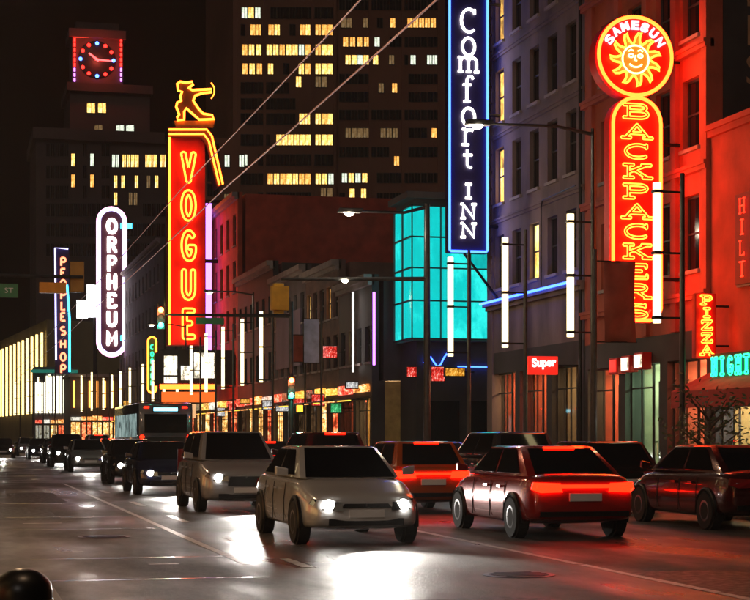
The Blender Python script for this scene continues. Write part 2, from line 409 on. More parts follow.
# ------------------------------------------------------------------ ground, road, pavements
FACX = 19.0           # facade line of the shops
KERB = 14.6
mb = MB(); mb.add([(-900,-200,0),(1200,-200,0),(1200,2200,0),(-900,2200,0)], [(0,1,2,3)])
struct(mb.build('road', 'asphalt', fix=False))
def pavement(name, poly, h=.14):
    s = MB(); s.prism([(x, y, -.05) for x, y in poly], (0, 0, h + .05)); return struct(s.build(name, ['concrete'], bevel=.02))
def kerb(name, pts):
    """a kerb of separate stones following a line"""
    root = struct(bpy.data.objects.new(name, None)); COL.objects.link(root); BASE[root.name] = Vector((0, 0, 0))
    for (x0, y0), (x1, y1) in zip(pts[:-1], pts[1:]):
        a, b = Vector((x0, y0, 0)), Vector((x1, y1, 0)); L = (b-a).length; t = (b-a)/L; nn = Vector((-t.y, t.x, 0))
        k = max(1, int(L / 1.8))
        for i in range(k):
            p, q = a + t*(L*i/k + .006), a + t*(L*(i+1)/k - .006)
            s = MB(); s.prism([p, q, q + nn*.16, p + nn*.16], (0, 0, .155 + random.uniform(-.004, .004))); s.build('kerb_stone', 'kerb', root, bevel=.015)
    return root
cornerA = [(KERB+.17, 10), (26, 10), (26, 60.0)] + [(KERB+.17+2.5 - 2.5*math.sin(R(a)), 60.0-2.5+2.5*math.cos(R(a))) for a in (0, 30, 60, 90)]
pavement('pavement', cornerA)
kerb('kerb', [(KERB, 57.5), (KERB, 10)])
cornerB = [(26, 73), (26, 200), (KERB+.17, 200)] + [(KERB+.17+2.5 - 2.5*math.cos(R(a)), 73+2.5-2.5*math.sin(R(a))) for a in (0, 30, 60, 90)]
pavement('pavement', cornerB)
kerb('kerb', [(KERB, 140), (KERB, 75.5)])
bulb = [(-8, 2), (.75, 2), (.75, 17.0)] + [(.75 - 2 + 2*math.cos(R(a)), 17 + 2*math.sin(R(a))) for a in (20, 45, 70, 90)] + [(-2.2, 19.2), (-8, 19.2)]
pavement('pavement', bulb, .135)
kerb('kerb', [(.75, 4), (.91, 17)] and [(.92, 3), (.92, 17.0)] + [(.92 - 2.1 + 2.1*math.cos(R(a)), 17 + 2.1*math.sin(R(a))) for a in (20, 45, 70, 90)])
mk = 0
def marking(x0, x1, y0, y1, z=.004, mtl='paint', name='lane_marking'):
    s = MB(); n = 6
    vs = []; rnd = random.Random(int(x0*977 + y0*31))
    for i in range(n + 1):
        y = y0 + (y1-y0)*i/n; j = .012
        vs += [(x0 + rnd.uniform(-j, j), y, z), (x1 + rnd.uniform(-j, j), y, z)]
    s.add(vs, [(2*i, 2*i+1, 2*i+3, 2*i+2) for i in range(n)])
    return struct(s.build(name, mtl, fix=False))
for y in (16.4, 20.3, 25.2, 31.5, 39, 48): marking(4.1, 4.24, y, y + (1.5 if y < 30 else 2.6))
marking(3.48, 3.58, 21, 58)  # bright reflected streak put down as a solid white line
for y in range(12, 58, 4): marking(7.5, 7.62, y, y + 3.9, mtl='paint'); 
for y in (19.0, 22.4, 29.5, 34.0, 41.0): marking(.95, 3.46, y, y + .05, .004, 'tar', 'road_joint')
marking(1.35, 1.72, 23.7, 23.8); marking(2.35, 2.72, 21.2, 21.29); marking(1.2, 1.9, 31.6, 31.75); marking(2.0, 2.6, 33.6, 33.74)
for y in (60.6, 72.0):
    for k in range(2): marking(.9, 14.4, y + k*2.6 - 1.0, y + k*2.6 - .75)

for i, (x, y, lb) in enumerate(((2.3, 27.2, 'round iron manhole cover set in the kerb lane'), (6.3, 18.6, 'round iron manhole cover in the lane before the white oncoming sedan'))):
    t = thing('manhole_cover', (x, y, 0), lb, 'manhole cover')
    s = MB(); s.lathe([(.42, .001), (.42, .007), (.36, .009)], (x, y, 0), 'z', 28); s.build('ring', 'black', t)
    s = MB(); s.lathe([(.35, .002), (.35, .0125)], (x, y, 0), 'z', 28); lid = s.build('lid', mat('cast_iron', (.05, .045, .04), .45, metal=.7, var=.4, scale=9, bump=.5), t)
    for k in range(5):
        q = MB(); yy = -.24 + k*.12; hw_ = math.sqrt(.33**2 - yy*yy); q.box((x-hw_, y+yy-.02, .0128), (x+hw_, y+yy+.02, .018)); q.build('rib', 'black', lid, fix=False)
for i, (x0, y0, w_, l_) in enumerate(((1.1, 36, 1.7, 6.0), (4.6, 14.5, 2.2, 3.2), (8.3, 17, 1.6, 3.4), (2.0, 45, 1.3, 8))):
    rn_ = random.Random(i); s = MB(); n_ = 18; pts = []
    for k in range(n_):
        a_ = 2*math.pi*k/n_; c_, d_ = math.cos(a_), math.sin(a_); q_ = max(abs(c_), abs(d_)); pts.append((x0 + w_*.5*c_/q_ + rn_.uniform(-.04, .04), y0 + l_*.5*d_/q_ + rn_.uniform(-.06, .06), .0025))
    s.add(pts, [tuple(range(n_))]); struct(s.build('road_patch', mat('asphalt_patch', (.03, .03, .031), .5, var=.35, scale=9, bump=.6, bscale=45, rvar=.15), None, fix=False))
# ------------------------------------------------------------------ facades with real window openings
class Plane:
    def __init__(s, kind, c): s.k = kind; s.c = c
    def p(s, a, z, d=0): return Vector((s.c + d, a, z)) if s.k == 'W' else Vector((s.c - d, a, z)) if s.k == 'E' else Vector((a, s.c + d, z))
def wall(parent, name, pl, a0, a1, z0, z1, holes, mtl, depth=.22):
    A = sorted({a0, a1, *[h[0] for h in holes], *[h[1] for h in holes]}); Z = sorted({z0, z1, *[h[2] for h in holes], *[h[3] for h in holes]})
    A = [a for a in A if a0 - 1e-6 <= a <= a1 + 1e-6]; Z = [z for z in Z if z0 - 1e-6 <= z <= z1 + 1e-6]
    s = MB()
    for i in range(len(A)-1):
        for j in range(len(Z)-1):
            ca, cz = (A[i]+A[i+1])/2, (Z[j]+Z[j+1])/2
            if any(h[0] < ca < h[1] and h[2] < cz < h[3] for h in holes): continue
            s.add([pl.p(A[i], Z[j]), pl.p(A[i+1], Z[j]), pl.p(A[i+1], Z[j+1]), pl.p(A[i], Z[j+1])], [(0,1,2,3)])
    for h in holes:
        c = [(h[0], h[2]), (h[1], h[2]), (h[1], h[3]), (h[0], h[3])]
        for k in range(4):
            p, q = c[k], c[(k+1) % 4]
            s.add([pl.p(*p), pl.p(*q), pl.p(*q, depth), pl.p(*p, depth)], [(0,1,2,3)])
    c = [(a0, z0), (a1, z0), (a1, z1), (a0, z1)]
    for k in range(4):
        p, q = c[k], c[(k+1) % 4]
        s.add([pl.p(*p), pl.p(*q), pl.p(*q, depth + .12), pl.p(*p, depth + .12)], [(0,1,2,3)])
    return s.build(name, mtl, parent, fix=False)
def pbox(s, pl, a0, a1, z0, z1, d0, d1, mi=0):
    p, q = pl.p(a0, z0, d0), pl.p(a1, z1, d1); return s.box(tuple(p), tuple(q), mi)
def sash(parent, pl, a0, a1, z0, z1, pane='glass', fr='frame', d=.14, sill=True, fw=.06, rails=(.5,), mull=()):
    s = MB()
    pbox(s, pl, a0, a0+fw, z0, z1, d, d+.07); pbox(s, pl, a1-fw, a1, z0, z1, d, d+.07)
    pbox(s, pl, a0+fw, a1-fw, z0, z0+fw, d, d+.07); pbox(s, pl, a0+fw, a1-fw, z1-fw, z1, d, d+.07)
    for r in rails: zz = z0 + (z1-z0)*r; pbox(s, pl, a0+fw, a1-fw, zz-fw*.45, zz+fw*.45, d+.003, d+.06)
    for r in mull: aa = a0 + (a1-a0)*r; pbox(s, pl, aa-fw*.4, aa+fw*.4, z0+fw, z1-fw, d+.005, d+.058)
    wo = s.build('window', fr, parent, fix=False)
    g = MB(); pbox(g, pl, a0+fw*.5, a1-fw*.5, z0+fw*.5, z1-fw*.5, d+.035, d+.045); g.build('pane', pane, wo, fix=False)
    if sill:
        t = MB(); pbox(t, pl, a0-.08, a1+.08, z0-.1, z0-.002, -.09, .2); t.build('sill', 'trim', wo, fix=False)
    return wo
def cornice(parent, pl, a0, a1, z, prof, mtl='trim', name='cornice'):
    s = MB()
    for dz0, dz1, out in prof: pbox(s, pl, a0, a1, z+dz0, z+dz1, -out, .1)
    return s.build(name, mtl, parent, fix=False)
def core(parent, x0, x1, y0, y1, z0, z1, mtl, name='side_wall'):
    s = MB(); s.box((x0, y0, z0), (x1, y1, z1)); return s.build(name, mtl, parent, fix=False)
def shopfront(parent, y0, y1, X, ztop, kinds, mtl='darkwall', door=True, pier=.25, side='W'):
    """ground floor: piers, display windows with stall riser, a door, sign fascia"""
    pl = Plane(side, X); n = len(kinds); wdt = (y1-y0)/n; holes = []
    for i in range(n): holes.append((y0+i*wdt+pier, y0+(i+1)*wdt-pier, .16, ztop-.75))
    wall(parent, 'shop_wall', pl, y0, y1, .1, ztop, holes, mtl, .5)
    for i, (a, b, z0, z1) in enumerate(holes):
        s = MB(); pbox(s, pl, a, b, z0, z0+.45, .12, .32); s.build('stall_riser', 'brick', parent, fix=False)
        dw = min(.95, (b-a)*.38) if door else 0
        if dw:
            d = MB(); pbox(d, pl, a+.03, a+dw-.03, z0+.46, z1-.5, .36, .42)
            dd = d.build('door', 'frame', parent, fix=False)
            g = MB(); pbox(g, pl, a+.12, a+dw-.12, z0+.7, z1-.6, .35, .359); g.build('pane', kinds[i], dd, fix=False)
            h = MB(); h.tube([pl.p(a+dw-.1, 1.05, .3), pl.p(a+dw-.1, 1.4, .3)], .015, 6); h.build('handle', 'chrome', dd)
        sash(parent, pl, a+dw, b, z0+.45, z1, kinds[i], 'frame', .2, False, .05, (.78,), (.33, .66) if b-a-dw > 1.8 else (.5,))

def clear_glass():
    m = bpy.data.materials.new('shop_glass'); m.use_nodes = True; n = m.node_tree.nodes; l = m.node_tree.links
    n.remove(n['Principled BSDF']); a = n.new('ShaderNodeBsdfTransparent'); a.inputs[0].default_value = (.9, .92, .9, 1); g = n.new('ShaderNodeBsdfGlossy'); g.inputs['Roughness'].default_value = .03
    x = n.new('ShaderNodeMixShader'); fz = n.new('ShaderNodeLayerWeight'); fz.inputs[0].default_value = .5; pw = n.new('ShaderNodeMath'); pw.operation = 'POWER'; pw.inputs[1].default_value = 4; l.new(fz.outputs['Facing'], pw.inputs[0])
    mu = n.new('ShaderNodeMath'); mu.operation = 'MULTIPLY_ADD'; mu.inputs[1].default_value = .5; mu.inputs[2].default_value = .03; l.new(pw.outputs[0], mu.inputs[0]); l.new(mu.outputs[0], x.inputs[0])
    l.new(a.outputs[0], x.inputs[1]); l.new(g.outputs[0], x.inputs[2]); l.new(x.outputs[0], n['Material Output'].inputs['Surface']); return m
M['clear'] = clear_glass()
GOODS = [mat('goods_%d' % i, c, .6, var=.2, scale=5) for i, c in enumerate(((.55, .08, .05), (.6, .45, .1), (.1, .25, .45), (.55, .5, .45), (.15, .35, .15), (.5, .2, .35)))]
def interiors(parent, y0, y1, X, ztop, lights, depth=3.0, goods=True):
    """a lit room behind each display window: partition, back wall, shelves of goods, ceiling light"""
    n = len(lights); wdt = (y1-y0)/n; rn = random.Random(int(y0))
    wl = ['interior', mat('room_wall_red', (.4, .08, .05), .8, var=.25), mat('room_wall_ochre', (.45, .30, .10), .8, var=.25), mat('room_wall_white', (.5, .48, .44), .8, var=.2)]
    for i, (col, st) in enumerate(lights):
        a, b = y0+i*wdt+.02, y0+(i+1)*wdt-.02
        s = MB(); s.box((X+.6, a, .15), (X+depth, a+.1, ztop-.02)); pw_ = wl[rn.randrange(4)]; s.build('partition', pw_, parent, fix=False)
        s = MB(); s.box((X+.6, b-.1, .15), (X+depth, b, ztop-.02)); s.build('partition', pw_, parent, fix=False)
        s = MB(); s.box((X+depth, a, .15), (X+depth+.1, b, ztop-.02)); s.build('back_wall', wl[rn.randrange(4)], parent, fix=False)
        for z in (.8, 1.35, 1.9):
            s = MB(); s.box((X+depth-.4, a+.25, z), (X+depth-.003, b-.25, z+.04)); sh = s.build('shelf', 'frame', parent, fix=False)
            y = a+.3
            while y < b-.5:
                w_ = rn.uniform(.1, .3)
                if goods and rn.random() < .8:
                    g = MB(); g.box((X+depth-.35, y, z+.042), (X+depth-.08, y+w_, z+.042+rn.uniform(.15, .42))); g.build('goods', rn.choice(GOODS), sh, fix=False)
                y += w_ + .04
        s = MB(); s.box((X+1.3, a+.4, ztop-.86), (X+1.6, b-.4, ztop-.80)); s.build('ceiling_light', emit('shop_light_%d_%d' % (int(y0), i), col, st*11), parent, fix=False)
WARM, REDL, PALE, GREENL = (1, .62, .28), (1, .16, .06), (.95, .95, .8), (.6, 1, .6)
# ---- red low building with the pizza sign
t = thing('low_shop', (FACX+3, 34, 0), 'low red stucco shop with a canvas awning and vertical pizza sign', 'shop')
plw = Plane('W', FACX)
wall(t, 'wall', plw, 24, 40.62, 3.6, 9.35, [(29, 30.3, 5.2, 8.0), (37.9, 38.9, 5.4, 7.5), (34.2, 35.4, 5.2, 8.0)], 'redglowstucco')
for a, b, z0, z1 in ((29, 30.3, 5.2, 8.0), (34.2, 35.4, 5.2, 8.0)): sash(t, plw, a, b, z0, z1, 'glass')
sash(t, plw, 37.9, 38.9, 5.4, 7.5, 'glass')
core(t, FACX+.35, FACX+14, 24, 40.62, 3.5, 9.3, 'redglowstucco')
cornice(t, plw, 24, 40.62, 9.3, ((0, .16, .12), (.16, .3, .2)), 'redglowstucco')
shopfront(t, 24, 40.62, FACX, 3.6, ['clear']*4)
interiors(t, 24, 40.62, FACX, 3.5, [(WARM, 3), (WARM, 4), (WARM, 6), (PALE, 4)])
core(t, FACX+3.2, FACX+14, 24, 40.62, .1, 3.5, 'darkwall', 'shop_interior')
aw = MB(); aw.prism([(FACX-.02, 31.5, 3.35), (FACX-1.35, 31.5, 2.72), (FACX-1.35, 31.5, 2.45), (FACX-.02, 31.5, 2.9)], (0, 8.6, 0))
awn = aw.build('awning', 'awning', t)
for k in range(8):
    s = MB(); s.box((FACX-1.38, 31.53+k*1.07, 2.30), (FACX-1.352, 32.55+k*1.07, 2.5)); s.build('valance', 'awning', awn, fix=False)
s = MB(); s.box((FACX-1.1, 31.7, 2.56), (FACX-1.02, 40.0, 2.62)); s.build('awning_light', 'panely', t)
# ---- backpackers hostel
t = thing('hostel_building', (FACX+3, 45, 0), 'narrow hostel facade with neon red glow in its wall colour, with tall sash windows', 'building')
Y0, Y1 = 40.66, 49.7
holes = []
for z0, z1 in ((6.0, 8.0), (9.25, 11.1), (12.2, 14.0), (15.2, 17)):
    for a in (41.35, 43.15, 45.2, 47.3): holes.append((a, a+1.05, z0, z1))
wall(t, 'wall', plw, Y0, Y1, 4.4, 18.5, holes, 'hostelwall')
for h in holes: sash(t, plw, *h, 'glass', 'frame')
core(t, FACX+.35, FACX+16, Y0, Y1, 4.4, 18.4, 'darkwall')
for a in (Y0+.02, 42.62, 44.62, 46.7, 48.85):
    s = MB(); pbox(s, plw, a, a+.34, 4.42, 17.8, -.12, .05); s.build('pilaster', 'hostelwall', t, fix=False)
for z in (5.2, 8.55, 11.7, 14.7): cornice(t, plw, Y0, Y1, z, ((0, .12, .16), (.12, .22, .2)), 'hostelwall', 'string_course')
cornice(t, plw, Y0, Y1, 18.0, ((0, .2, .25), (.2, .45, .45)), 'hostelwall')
shopfront(t, Y0, Y1, FACX, 4.4, ['clear']*3)
interiors(t, Y0, Y1, FACX, 4.4, [(REDL, 6), (GREENL, 6), (WARM, 5)])
core(t, FACX+3.2, FACX+16, Y0, Y1, .1, 4.3, 'darkwall', 'shop_interior')
fs = Frame2((FACX+.4, Y0-.004, 0), (1, 0, 0))
for i, ch in enumerate('BACKPACKERS'):
    text_mesh(ch, 1.15, 'painted_letter', 'lettertan', fs, .9, 21.3 - i*1.02, .004, t, .6, .002)
s = MB(); s.box((FACX+.35, Y0-.002, 9.36), (FACX+16, Y0+.3, 23.0)); s.build('parapet_wall', 'darkwall', t, fix=False)
# ---- stone hotel on the corner
t = thing('stone_hotel', (FACX+3, 55, 0), 'dark stone corner hotel with rows of narrow sash windows and a blue neon band', 'building')
Y0, Y1 = 49.74, 59.5
holes = []; pan = []
for ri, (z0, z1) in enumerate(((6.9, 8.8), (9.95, 11.95), (12.85, 14.75), (15.75, 17.7), (18.6, 20.5))):
    for ci, a in enumerate((57.75, 55.85, 54.0, 52.2, 50.45)):
        holes.append((a, a+.95, z0, z1)); pan.append('win1' if (ci == 0 and ri in (1, 2, 3)) or (ci, ri) == (2, 0) else 'glass')
wall(t, 'wall', plw, Y0, Y1, 4.6, 22, holes, 'stone')
for h, p in zip(holes, pan): sash(t, plw, *h, p, 'frame')
core(t, FACX+.35, FACX+18, Y0, Y1-.1, 4.6, 21.9, 'stone')
wall(t, 'rear_wall', Plane('S', Y1), FACX, FACX+18, .1, 22, [], 'stone', .01)
s = MB(); s.box((FACX-.05, Y1-.55, .14), (FACX+.3, Y1+.06, 21.8)); s.build('corner_pier', 'stone', t, fix=False)
cornice(t, plw, Y0, Y1, 6.15, ((0, .14, .14), (.14, .3, .26)), 'stone')
cornice(t, plw, Y0, Y1, 21.2, ((0, .3, .3), (.3, .7, .6)), 'stone')
for z in (9.25, 12.3, 15.2, 18.1): cornice(t, plw, Y0, Y1-.57, z, ((0, .1, .06), (.1, .18, .1)), 'stone', 'string_course')
for z in np.arange(6.9, 21, .62):
    if min(abs(z-q) for q in (9.25, 12.3, 15.2, 18.1)) > .3:
        s = MB(); pbox(s, plw, Y1-.58, Y1-.05, z, z+.5, -.09, -.052); s.build('quoin', 'stone', t, fix=False)
s = MB(); s.tube([(FACX-.1, Y0+.12, .2), (FACX-.1, Y0+.12, 21)], .055, 8); s.build('drainpipe', 'black', t)
s = MB(); s.tube([(FACX-.06, 53.6, 6.6), (FACX-.06, 53.6, 9.2), (FACX-.13, 53.3, 9.4), (FACX-.13, 50.2, 9.45)], .02, 5); s.build('cable', 'black', t)
s = MB(); s.tube([(FACX-.34, Y0+.3, 6.42), (FACX-.34, Y1, 6.42), ], .045, 8); s.build('neon_band', 'neonb', t)
shopfront(t, Y0, Y1, FACX, 4.6, ['clear']*3, 'darkwall')
interiors(t, Y0, Y1, FACX, 4.6, [(WARM, 2.5), (REDL, 5), (WARM, 3)])
core(t, FACX+3.2, FACX+18, Y0, Y1-.1, .1, 4.5, 'darkwall', 'shop_interior')
s = MB()
for k in range(26): s.box((FACX-.4, Y0+.4+k*.355, 4.0), (FACX-.02, Y0+.62+k*.355, 4.06))
# ---- teal glass box across the side street
t = thing('glass_pavilion', (24, 80, 0), 'glowing teal glass box building with a dark grid of mullions', 'building')
TX, TY = 20.0, 74.0
ZS = [6.0, 7.72, 9.2, 10.6, 12.0]
XS = [TX, 21.35, 22.75, 24.15, 25.55, 27, 28.5, 30]
rnd = random.Random(3)
for j in range(4):
    for i in range(len(XS)-1):
        s = MB(); s.box((XS[i]+.04, TY, ZS[j]+.04), (XS[i+1]-.04, TY+.05, ZS[j+1]-.04)); s.build('pane', TEAL[rnd.choice((0, 1, 1, 2))], t, fix=False)
    for i in range(2):
        s = MB(); s.box((TX-.0, TY+.06+i*1.5, ZS[j]+.04), (TX+.05, TY+1.5+i*1.5, ZS[j+1]-.04)); s.build('pane', TEAL[1], t, fix=False)
for x in XS:
    s = MB(); s.box((x-.022, TY-.06, 5.95), (x+.022, TY+.04, 12.05)); s.build('mullion', 'frame', t, fix=False)
for y in (TY+1.53, TY+3.05):
    s = MB(); s.box((TX-.08, y-.035, 5.95), (TX+.02, y+.035, 12.05)); s.build('mullion', 'frame', t, fix=False)
for z in ZS:
    s = MB(); s.box((TX-.07, TY-.07, z-.022), (30, TY+.035, z+.022)); s.box((TX-.09, TY+.036, z-.035), (TX+.02, TY+3.1, z+.035)); s.build('transom', 'frame', t, fix=False)
core(t, TX+.1, 30, TY+.1, TY+3.2, 5.9, 12.3, 'greywall', 'core_wall')
core(t, TX-.3, 30, TY-.3, TY+3.2, 12.31, 12.6, 'greywall', 'roof')
core(t, TX+.3, 30, TY+.3, TY+3.2, .14, 5.88, 'darkwall', 'ground_floor_wall')
s = MB()
f2 = Frame2((TX+.3, TY+.3, 0), (1, 0, 0))
s.tube([f2.p(.3+i*.16, 4.9 + .28*math.sin(i*1.1) + i*.03, .12) for i in range(9)], .035, 6)
s.tube([f2.p(1.9, 4.75, .12), f2.p(5.5, 4.75, .12)], .03, 6)
s.build('neon_squiggle', 'neonb', t)
for k in range(3):
    s = MB(); s.box((TX+.6+k*2.2, TY+.24, .7), (TX+2.3+k*2.2, TY+.29, 3.2)); s.build('shop_window', 'glass', t, fix=False)
# ---- blocks beyond: generic street facades
FASC = [litwin('fascia_warm', (1, .30, .05), (1, .75, .35), 1.6, 5), litwin('fascia_red', (1, .04, .02), (1, .5, .3), 1.5, 5), litwin('fascia_pale', (.8, .75, .6), (1, 1, .95), 1.0, 5), litwin('fascia_amber', (1, .42, .04), (1, .7, .2), 1.5, 5), litwin('fascia_dark', (.1, .05, .03), (.5, .3, .2), .5, 5)]
def block(name, label, Y0, Y1, X, H, wallm, shops, rows, cols, litp=.25, gf=4.2, cor='trim', seed=1, back=16, wh=1.7, ww=1.0, winm=('win1', 'win2', 'win4'), side='W'):
    t = thing(name, (X+3, (Y0+Y1)/2, 0), label, 'building')
    rn = random.Random(seed); pl = Plane(side, X); holes = []; sg = 1 if side == 'W' else -1; step = (Y1-Y0)/cols; fh = (H-1.2-gf)/max(1, rows)
    for r in range(rows):
        for c in range(cols):
            a = Y0 + (c+.5)*step - ww/2; z = gf + .9 + r*fh; holes.append((a, a+ww, z, z+min(wh, fh-.9)))
    wall(t, 'wall', pl, Y0, Y1, gf, H, holes, wallm)
    for h in holes: sash(t, pl, *h, rn.choice(winm) if rn.random() < litp else 'glass', 'frame', fw=.08)
    room = side == 'W' and Y0 < 80
    core(t, X+sg*.56, X+sg*back, Y0, Y1, gf if room else .1, H-.1, wallm)
    if room:
        core(t, X+3.2, X+back, Y0, Y1, .1, gf-.01, wallm, 'rear_mass')
        interiors(t, Y0, Y1, X, gf, [(rn.choice((WARM, WARM, REDL, PALE, (1, .42, .1))), rn.uniform(1.5, 6)) for _ in shops], 3.0, False)
        shops = ['clear']*len(shops)
    cornice(t, pl, Y0, Y1, H-.5, ((0, .2, .2), (.2, .5, .4)), cor)
    shopfront(t, Y0, Y1, X, gf, shops, 'darkwall', side=side)
    nb = len(shops); wd = (Y1-Y0)/nb
    for i in range(nb):
        s = MB(); z = gf - .62; h_ = rn.uniform(.16, .26); pbox(s, pl, Y0+i*wd+.35, Y0+(i+1)*wd-.35, z-h_+.3, z+h_+.3, -.16, -.01); s.build('fascia_sign', FASC[rn.randrange(len(FASC))], t, fix=False)
        s = MB(); pbox(s, pl, Y0+i*wd+.4, Y0+(i+1)*wd-.4, gf-.9, gf-.84, -1.2, -.02); s.build('canopy', 'black', t, fix=False)
        s = MB(); pbox(s, pl, Y0+i*wd+.5, Y0+(i+1)*wd-.5, gf-.945, gf-.903, -1.0, -.9); s.build('canopy_light', FASC[0] if i % 2 else 'panely', t, fix=False)
    return t
block('street_building', 'dark low shop block beside the teal glass pavilion', 77.5, 84.5, FACX, 9.2, 'darkwall', ['shop4', 'shop2'], 1, 4, .2, seed=2)
block('street_building', 'dark brick three storey block hung with small shop signs', 84.54, 93, FACX, 10.6, 'brick', ['shop2', 'shop1', 'shop4'], 2, 5, .2, seed=5)
block('street_building', 'grey block with a plain mauve painted wall panel', 93.04, 103, FACX, 11.2, 'greywall', ['shop4', 'shop3', 'shop1'], 2, 5, .12, seed=6)
block('street_building', 'low dark block between mauve panel and red theatre', 103.04, 116.5, FACX, 12.4, 'darkwall', ['shop2', 'shop1', 'shop1', 'shop4'], 2, 6, .12, seed=19)
vog = block('theatre_building', 'theatre facade with red glow in its wall colour behind the tall red vertical sign', 116.54, 134, FACX, 18.5, 'redglowstucco', ['shop2', 'shop1', 'shop2', 'shop1'], 4, 6, .12, seed=9, ww=1.3, wh=2.2)
block('street_building', 'dark block between the two theatre signs', 134.04, 152, FACX, 15, 'darkwall', ['shop1', 'shop2', 'shop1', 'shop3'], 3, 7, .25, seed=12)
block('street_building', 'dark theatre block behind the white capsule sign', 158, 198, FACX-.5, 20, 'greywall', ['shop1', 'shop1', 'shop2', 'shop1', 'shop2', 'shop1', 'shop1'], 4, 12, .12, seed=14)
p = atY(237, 300, 96); q = atY(266, 365, 96)
s = MB(); s.box((FACX-.12, 94.0, 5.6), (FACX-.01, 101.5, 8.8)); s.build('mauve_panel', 'purplewall', [o for o in COL.objects if o.get('label', '').startswith('grey block')][0])

block('street_building', 'brick shop block across the street from the pizza shop', 2, 26, -6.5, 12, 'brick', ['shop1', 'shop2', 'shop1', 'shop3', 'shop1', 'shop1'], 2, 10, .3, seed=31, side='E')
block('street_building', 'cream shop block across the street from the stone hotel', 26.04, 58, -6.5, 14, 'plaster', ['shop1', 'shop1', 'shop2', 'shop1', 'shop3', 'shop1', 'shop2', 'shop1'], 3, 13, .3, seed=32, side='E')
pavement('pavement', [(-2.4, 19.3), (-2.4, 60), (-8, 60), (-8, 19.3)], .14)
# ------------------------------------------------------------------ far towers
def far_windows(t, pl, runs, pitch, ww, hh, Y, d=-.02, darkrows=None, seed=1, cap=300, kinds=('win1', 'win1', 'win2', 'win3')):
    """each window a frame standing a little proud with a pane in it; lit runs are given as pixel spans on the facade"""
    rn = random.Random(seed); n = 0; off = BASE[t.name]
    fm = MB(); w2, h2 = ww/2, hh/2
    fm.box((-w2-.08, -.10, -h2-.08), (-w2, .05, h2+.08)); fm.box((w2, -.10, -h2-.08), (w2+.08, .05, h2+.08))
    fm.box((-w2, -.10, h2), (w2, .05, h2+.08)); fm.box((-w2, -.10, -h2-.08), (w2, .05, -h2))
    fm.box((-.03, -.08, -h2), (.03, .05, h2)); f0 = fm.build('window', 'frame', t, fix=False); mesh = f0.data
    for v in mesh.vertices: v.co += off
    bpy.data.objects.remove(f0)
    panes = {}
    for k in ('win1', 'win2', 'win3', 'win4', 'glass'):
        g = MB(); g.box((-w2, -.03, -h2), (w2, -.01, h2)); g0 = g.build('pane', k, t, fix=False)
        for v in g0.data.vertices: v.co += off
        panes[k] = g0.data; bpy.data.objects.remove(g0)
    def put(x, z, k):
        o = bpy.data.objects.new('window', mesh); COL.objects.link(o); o.parent = t; o.location = Vector((x, Y + d, z)) - off
        p = bpy.data.objects.new('pane', panes[k]); COL.objects.link(p); p.parent = o
    used = set()
    for v, spans in runs:
        kk = rn.choice(kinds)
        for sp in spans:
            u0, u1 = sp[0], sp[1]; k2 = sp[2] if len(sp) > 2 else None
            m = max(1, round((u1-u0)/pitch))
            for i in range(m):
                u = u0 + (i+.5)*(u1-u0)/m; c = atY(u, v, Y); put(c.x, c.z, k2 or (rn.choice(kinds) if rn.random() < .5 else kk)); used.add((round(u/pitch), round(v/9))); n += 1
    for v, u0, u1 in (darkrows or []):
        u = u0
        while u < u1 and n < cap:
            if not any((round(u/pitch)+a, round(v/9)+b) in used for a in (-1, 0, 1) for b in (-1, 0, 1)):
                c = atY(u, v, Y); put(c.x, c.z, 'glass'); n += 1
            u += pitch
    return n
TYF = 300.0
t = thing('office_tower', (68, 312, 0), 'tall office tower in haze-tinted brown, with rows of amber lit windows', 'tower')
a, b = atY(233, 436, TYF), atY(337, 436, TYF); c2 = atY(470, 436, TYF)
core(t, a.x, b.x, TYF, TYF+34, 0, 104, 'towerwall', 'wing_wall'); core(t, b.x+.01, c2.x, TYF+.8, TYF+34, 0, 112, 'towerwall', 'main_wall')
for uu in (239, 264.5, 312.5, 335, 371, 404, 440):
    p = atY(uu, 436, TYF); s = MB(); y = TYF if uu < 337 else TYF+.8
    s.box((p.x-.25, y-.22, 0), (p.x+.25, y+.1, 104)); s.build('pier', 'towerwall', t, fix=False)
runsL = [(13, [(241, 261)]), (30, [(250, 261), (268, 280), (300, 310), (315, 333)]), (50, [(241, 262), (266, 311), (315, 333)]), (69, [(241, 263), (266, 275), (298, 311), (315, 333)]),
 (82, [(294, 303), (315, 327, 'win4')]), (119, [(299, 310), (315, 333)]), (140, [(276, 311), (315, 333)]), (179, [(267, 311), (315, 334)]), (193.5, [(320, 333, 'win4')]), (160, [(242, 247, 'win3')]), (201, [(242, 247)])]
runsR = [(23, [(341, 352, 'win4'), (363, 368, 'win4'), (390, 395, 'win2'), (407, 436, 'win2')]), (42, [(342, 370), (373, 381)]), (60, [(345, 369), (373, 378), (388, 395, 'win4'), (409, 417, 'win3'), (427, 437, 'win3')]),
 (88, [(392, 397, 'win2'), (379, 383, 'win4')]), (133, [(345, 369, 'win4'), (380, 398, 'win4'), (432, 436, 'win2')]), (161, [(393, 400, 'win2')]), (178, [(341, 368)]), (193.5, [(350, 354), (361, 366)])]
dr = [(v, 242, 334) for v in (13, 30, 50, 69, 88, 104, 119, 140, 160, 179, 198, 217)]
far_windows(t, None, runsL, 6.3, .95, 1.9, TYF, seed=4, darkrows=dr, cap=170)
dr = [(v, 342, 440) for v in (5, 23, 42, 60, 79, 97, 115, 133, 152, 178, 198, 217)]
far_windows(t, None, runsR, 6.3, .95, 1.7, TYF+.8, seed=5, darkrows=dr, cap=170)
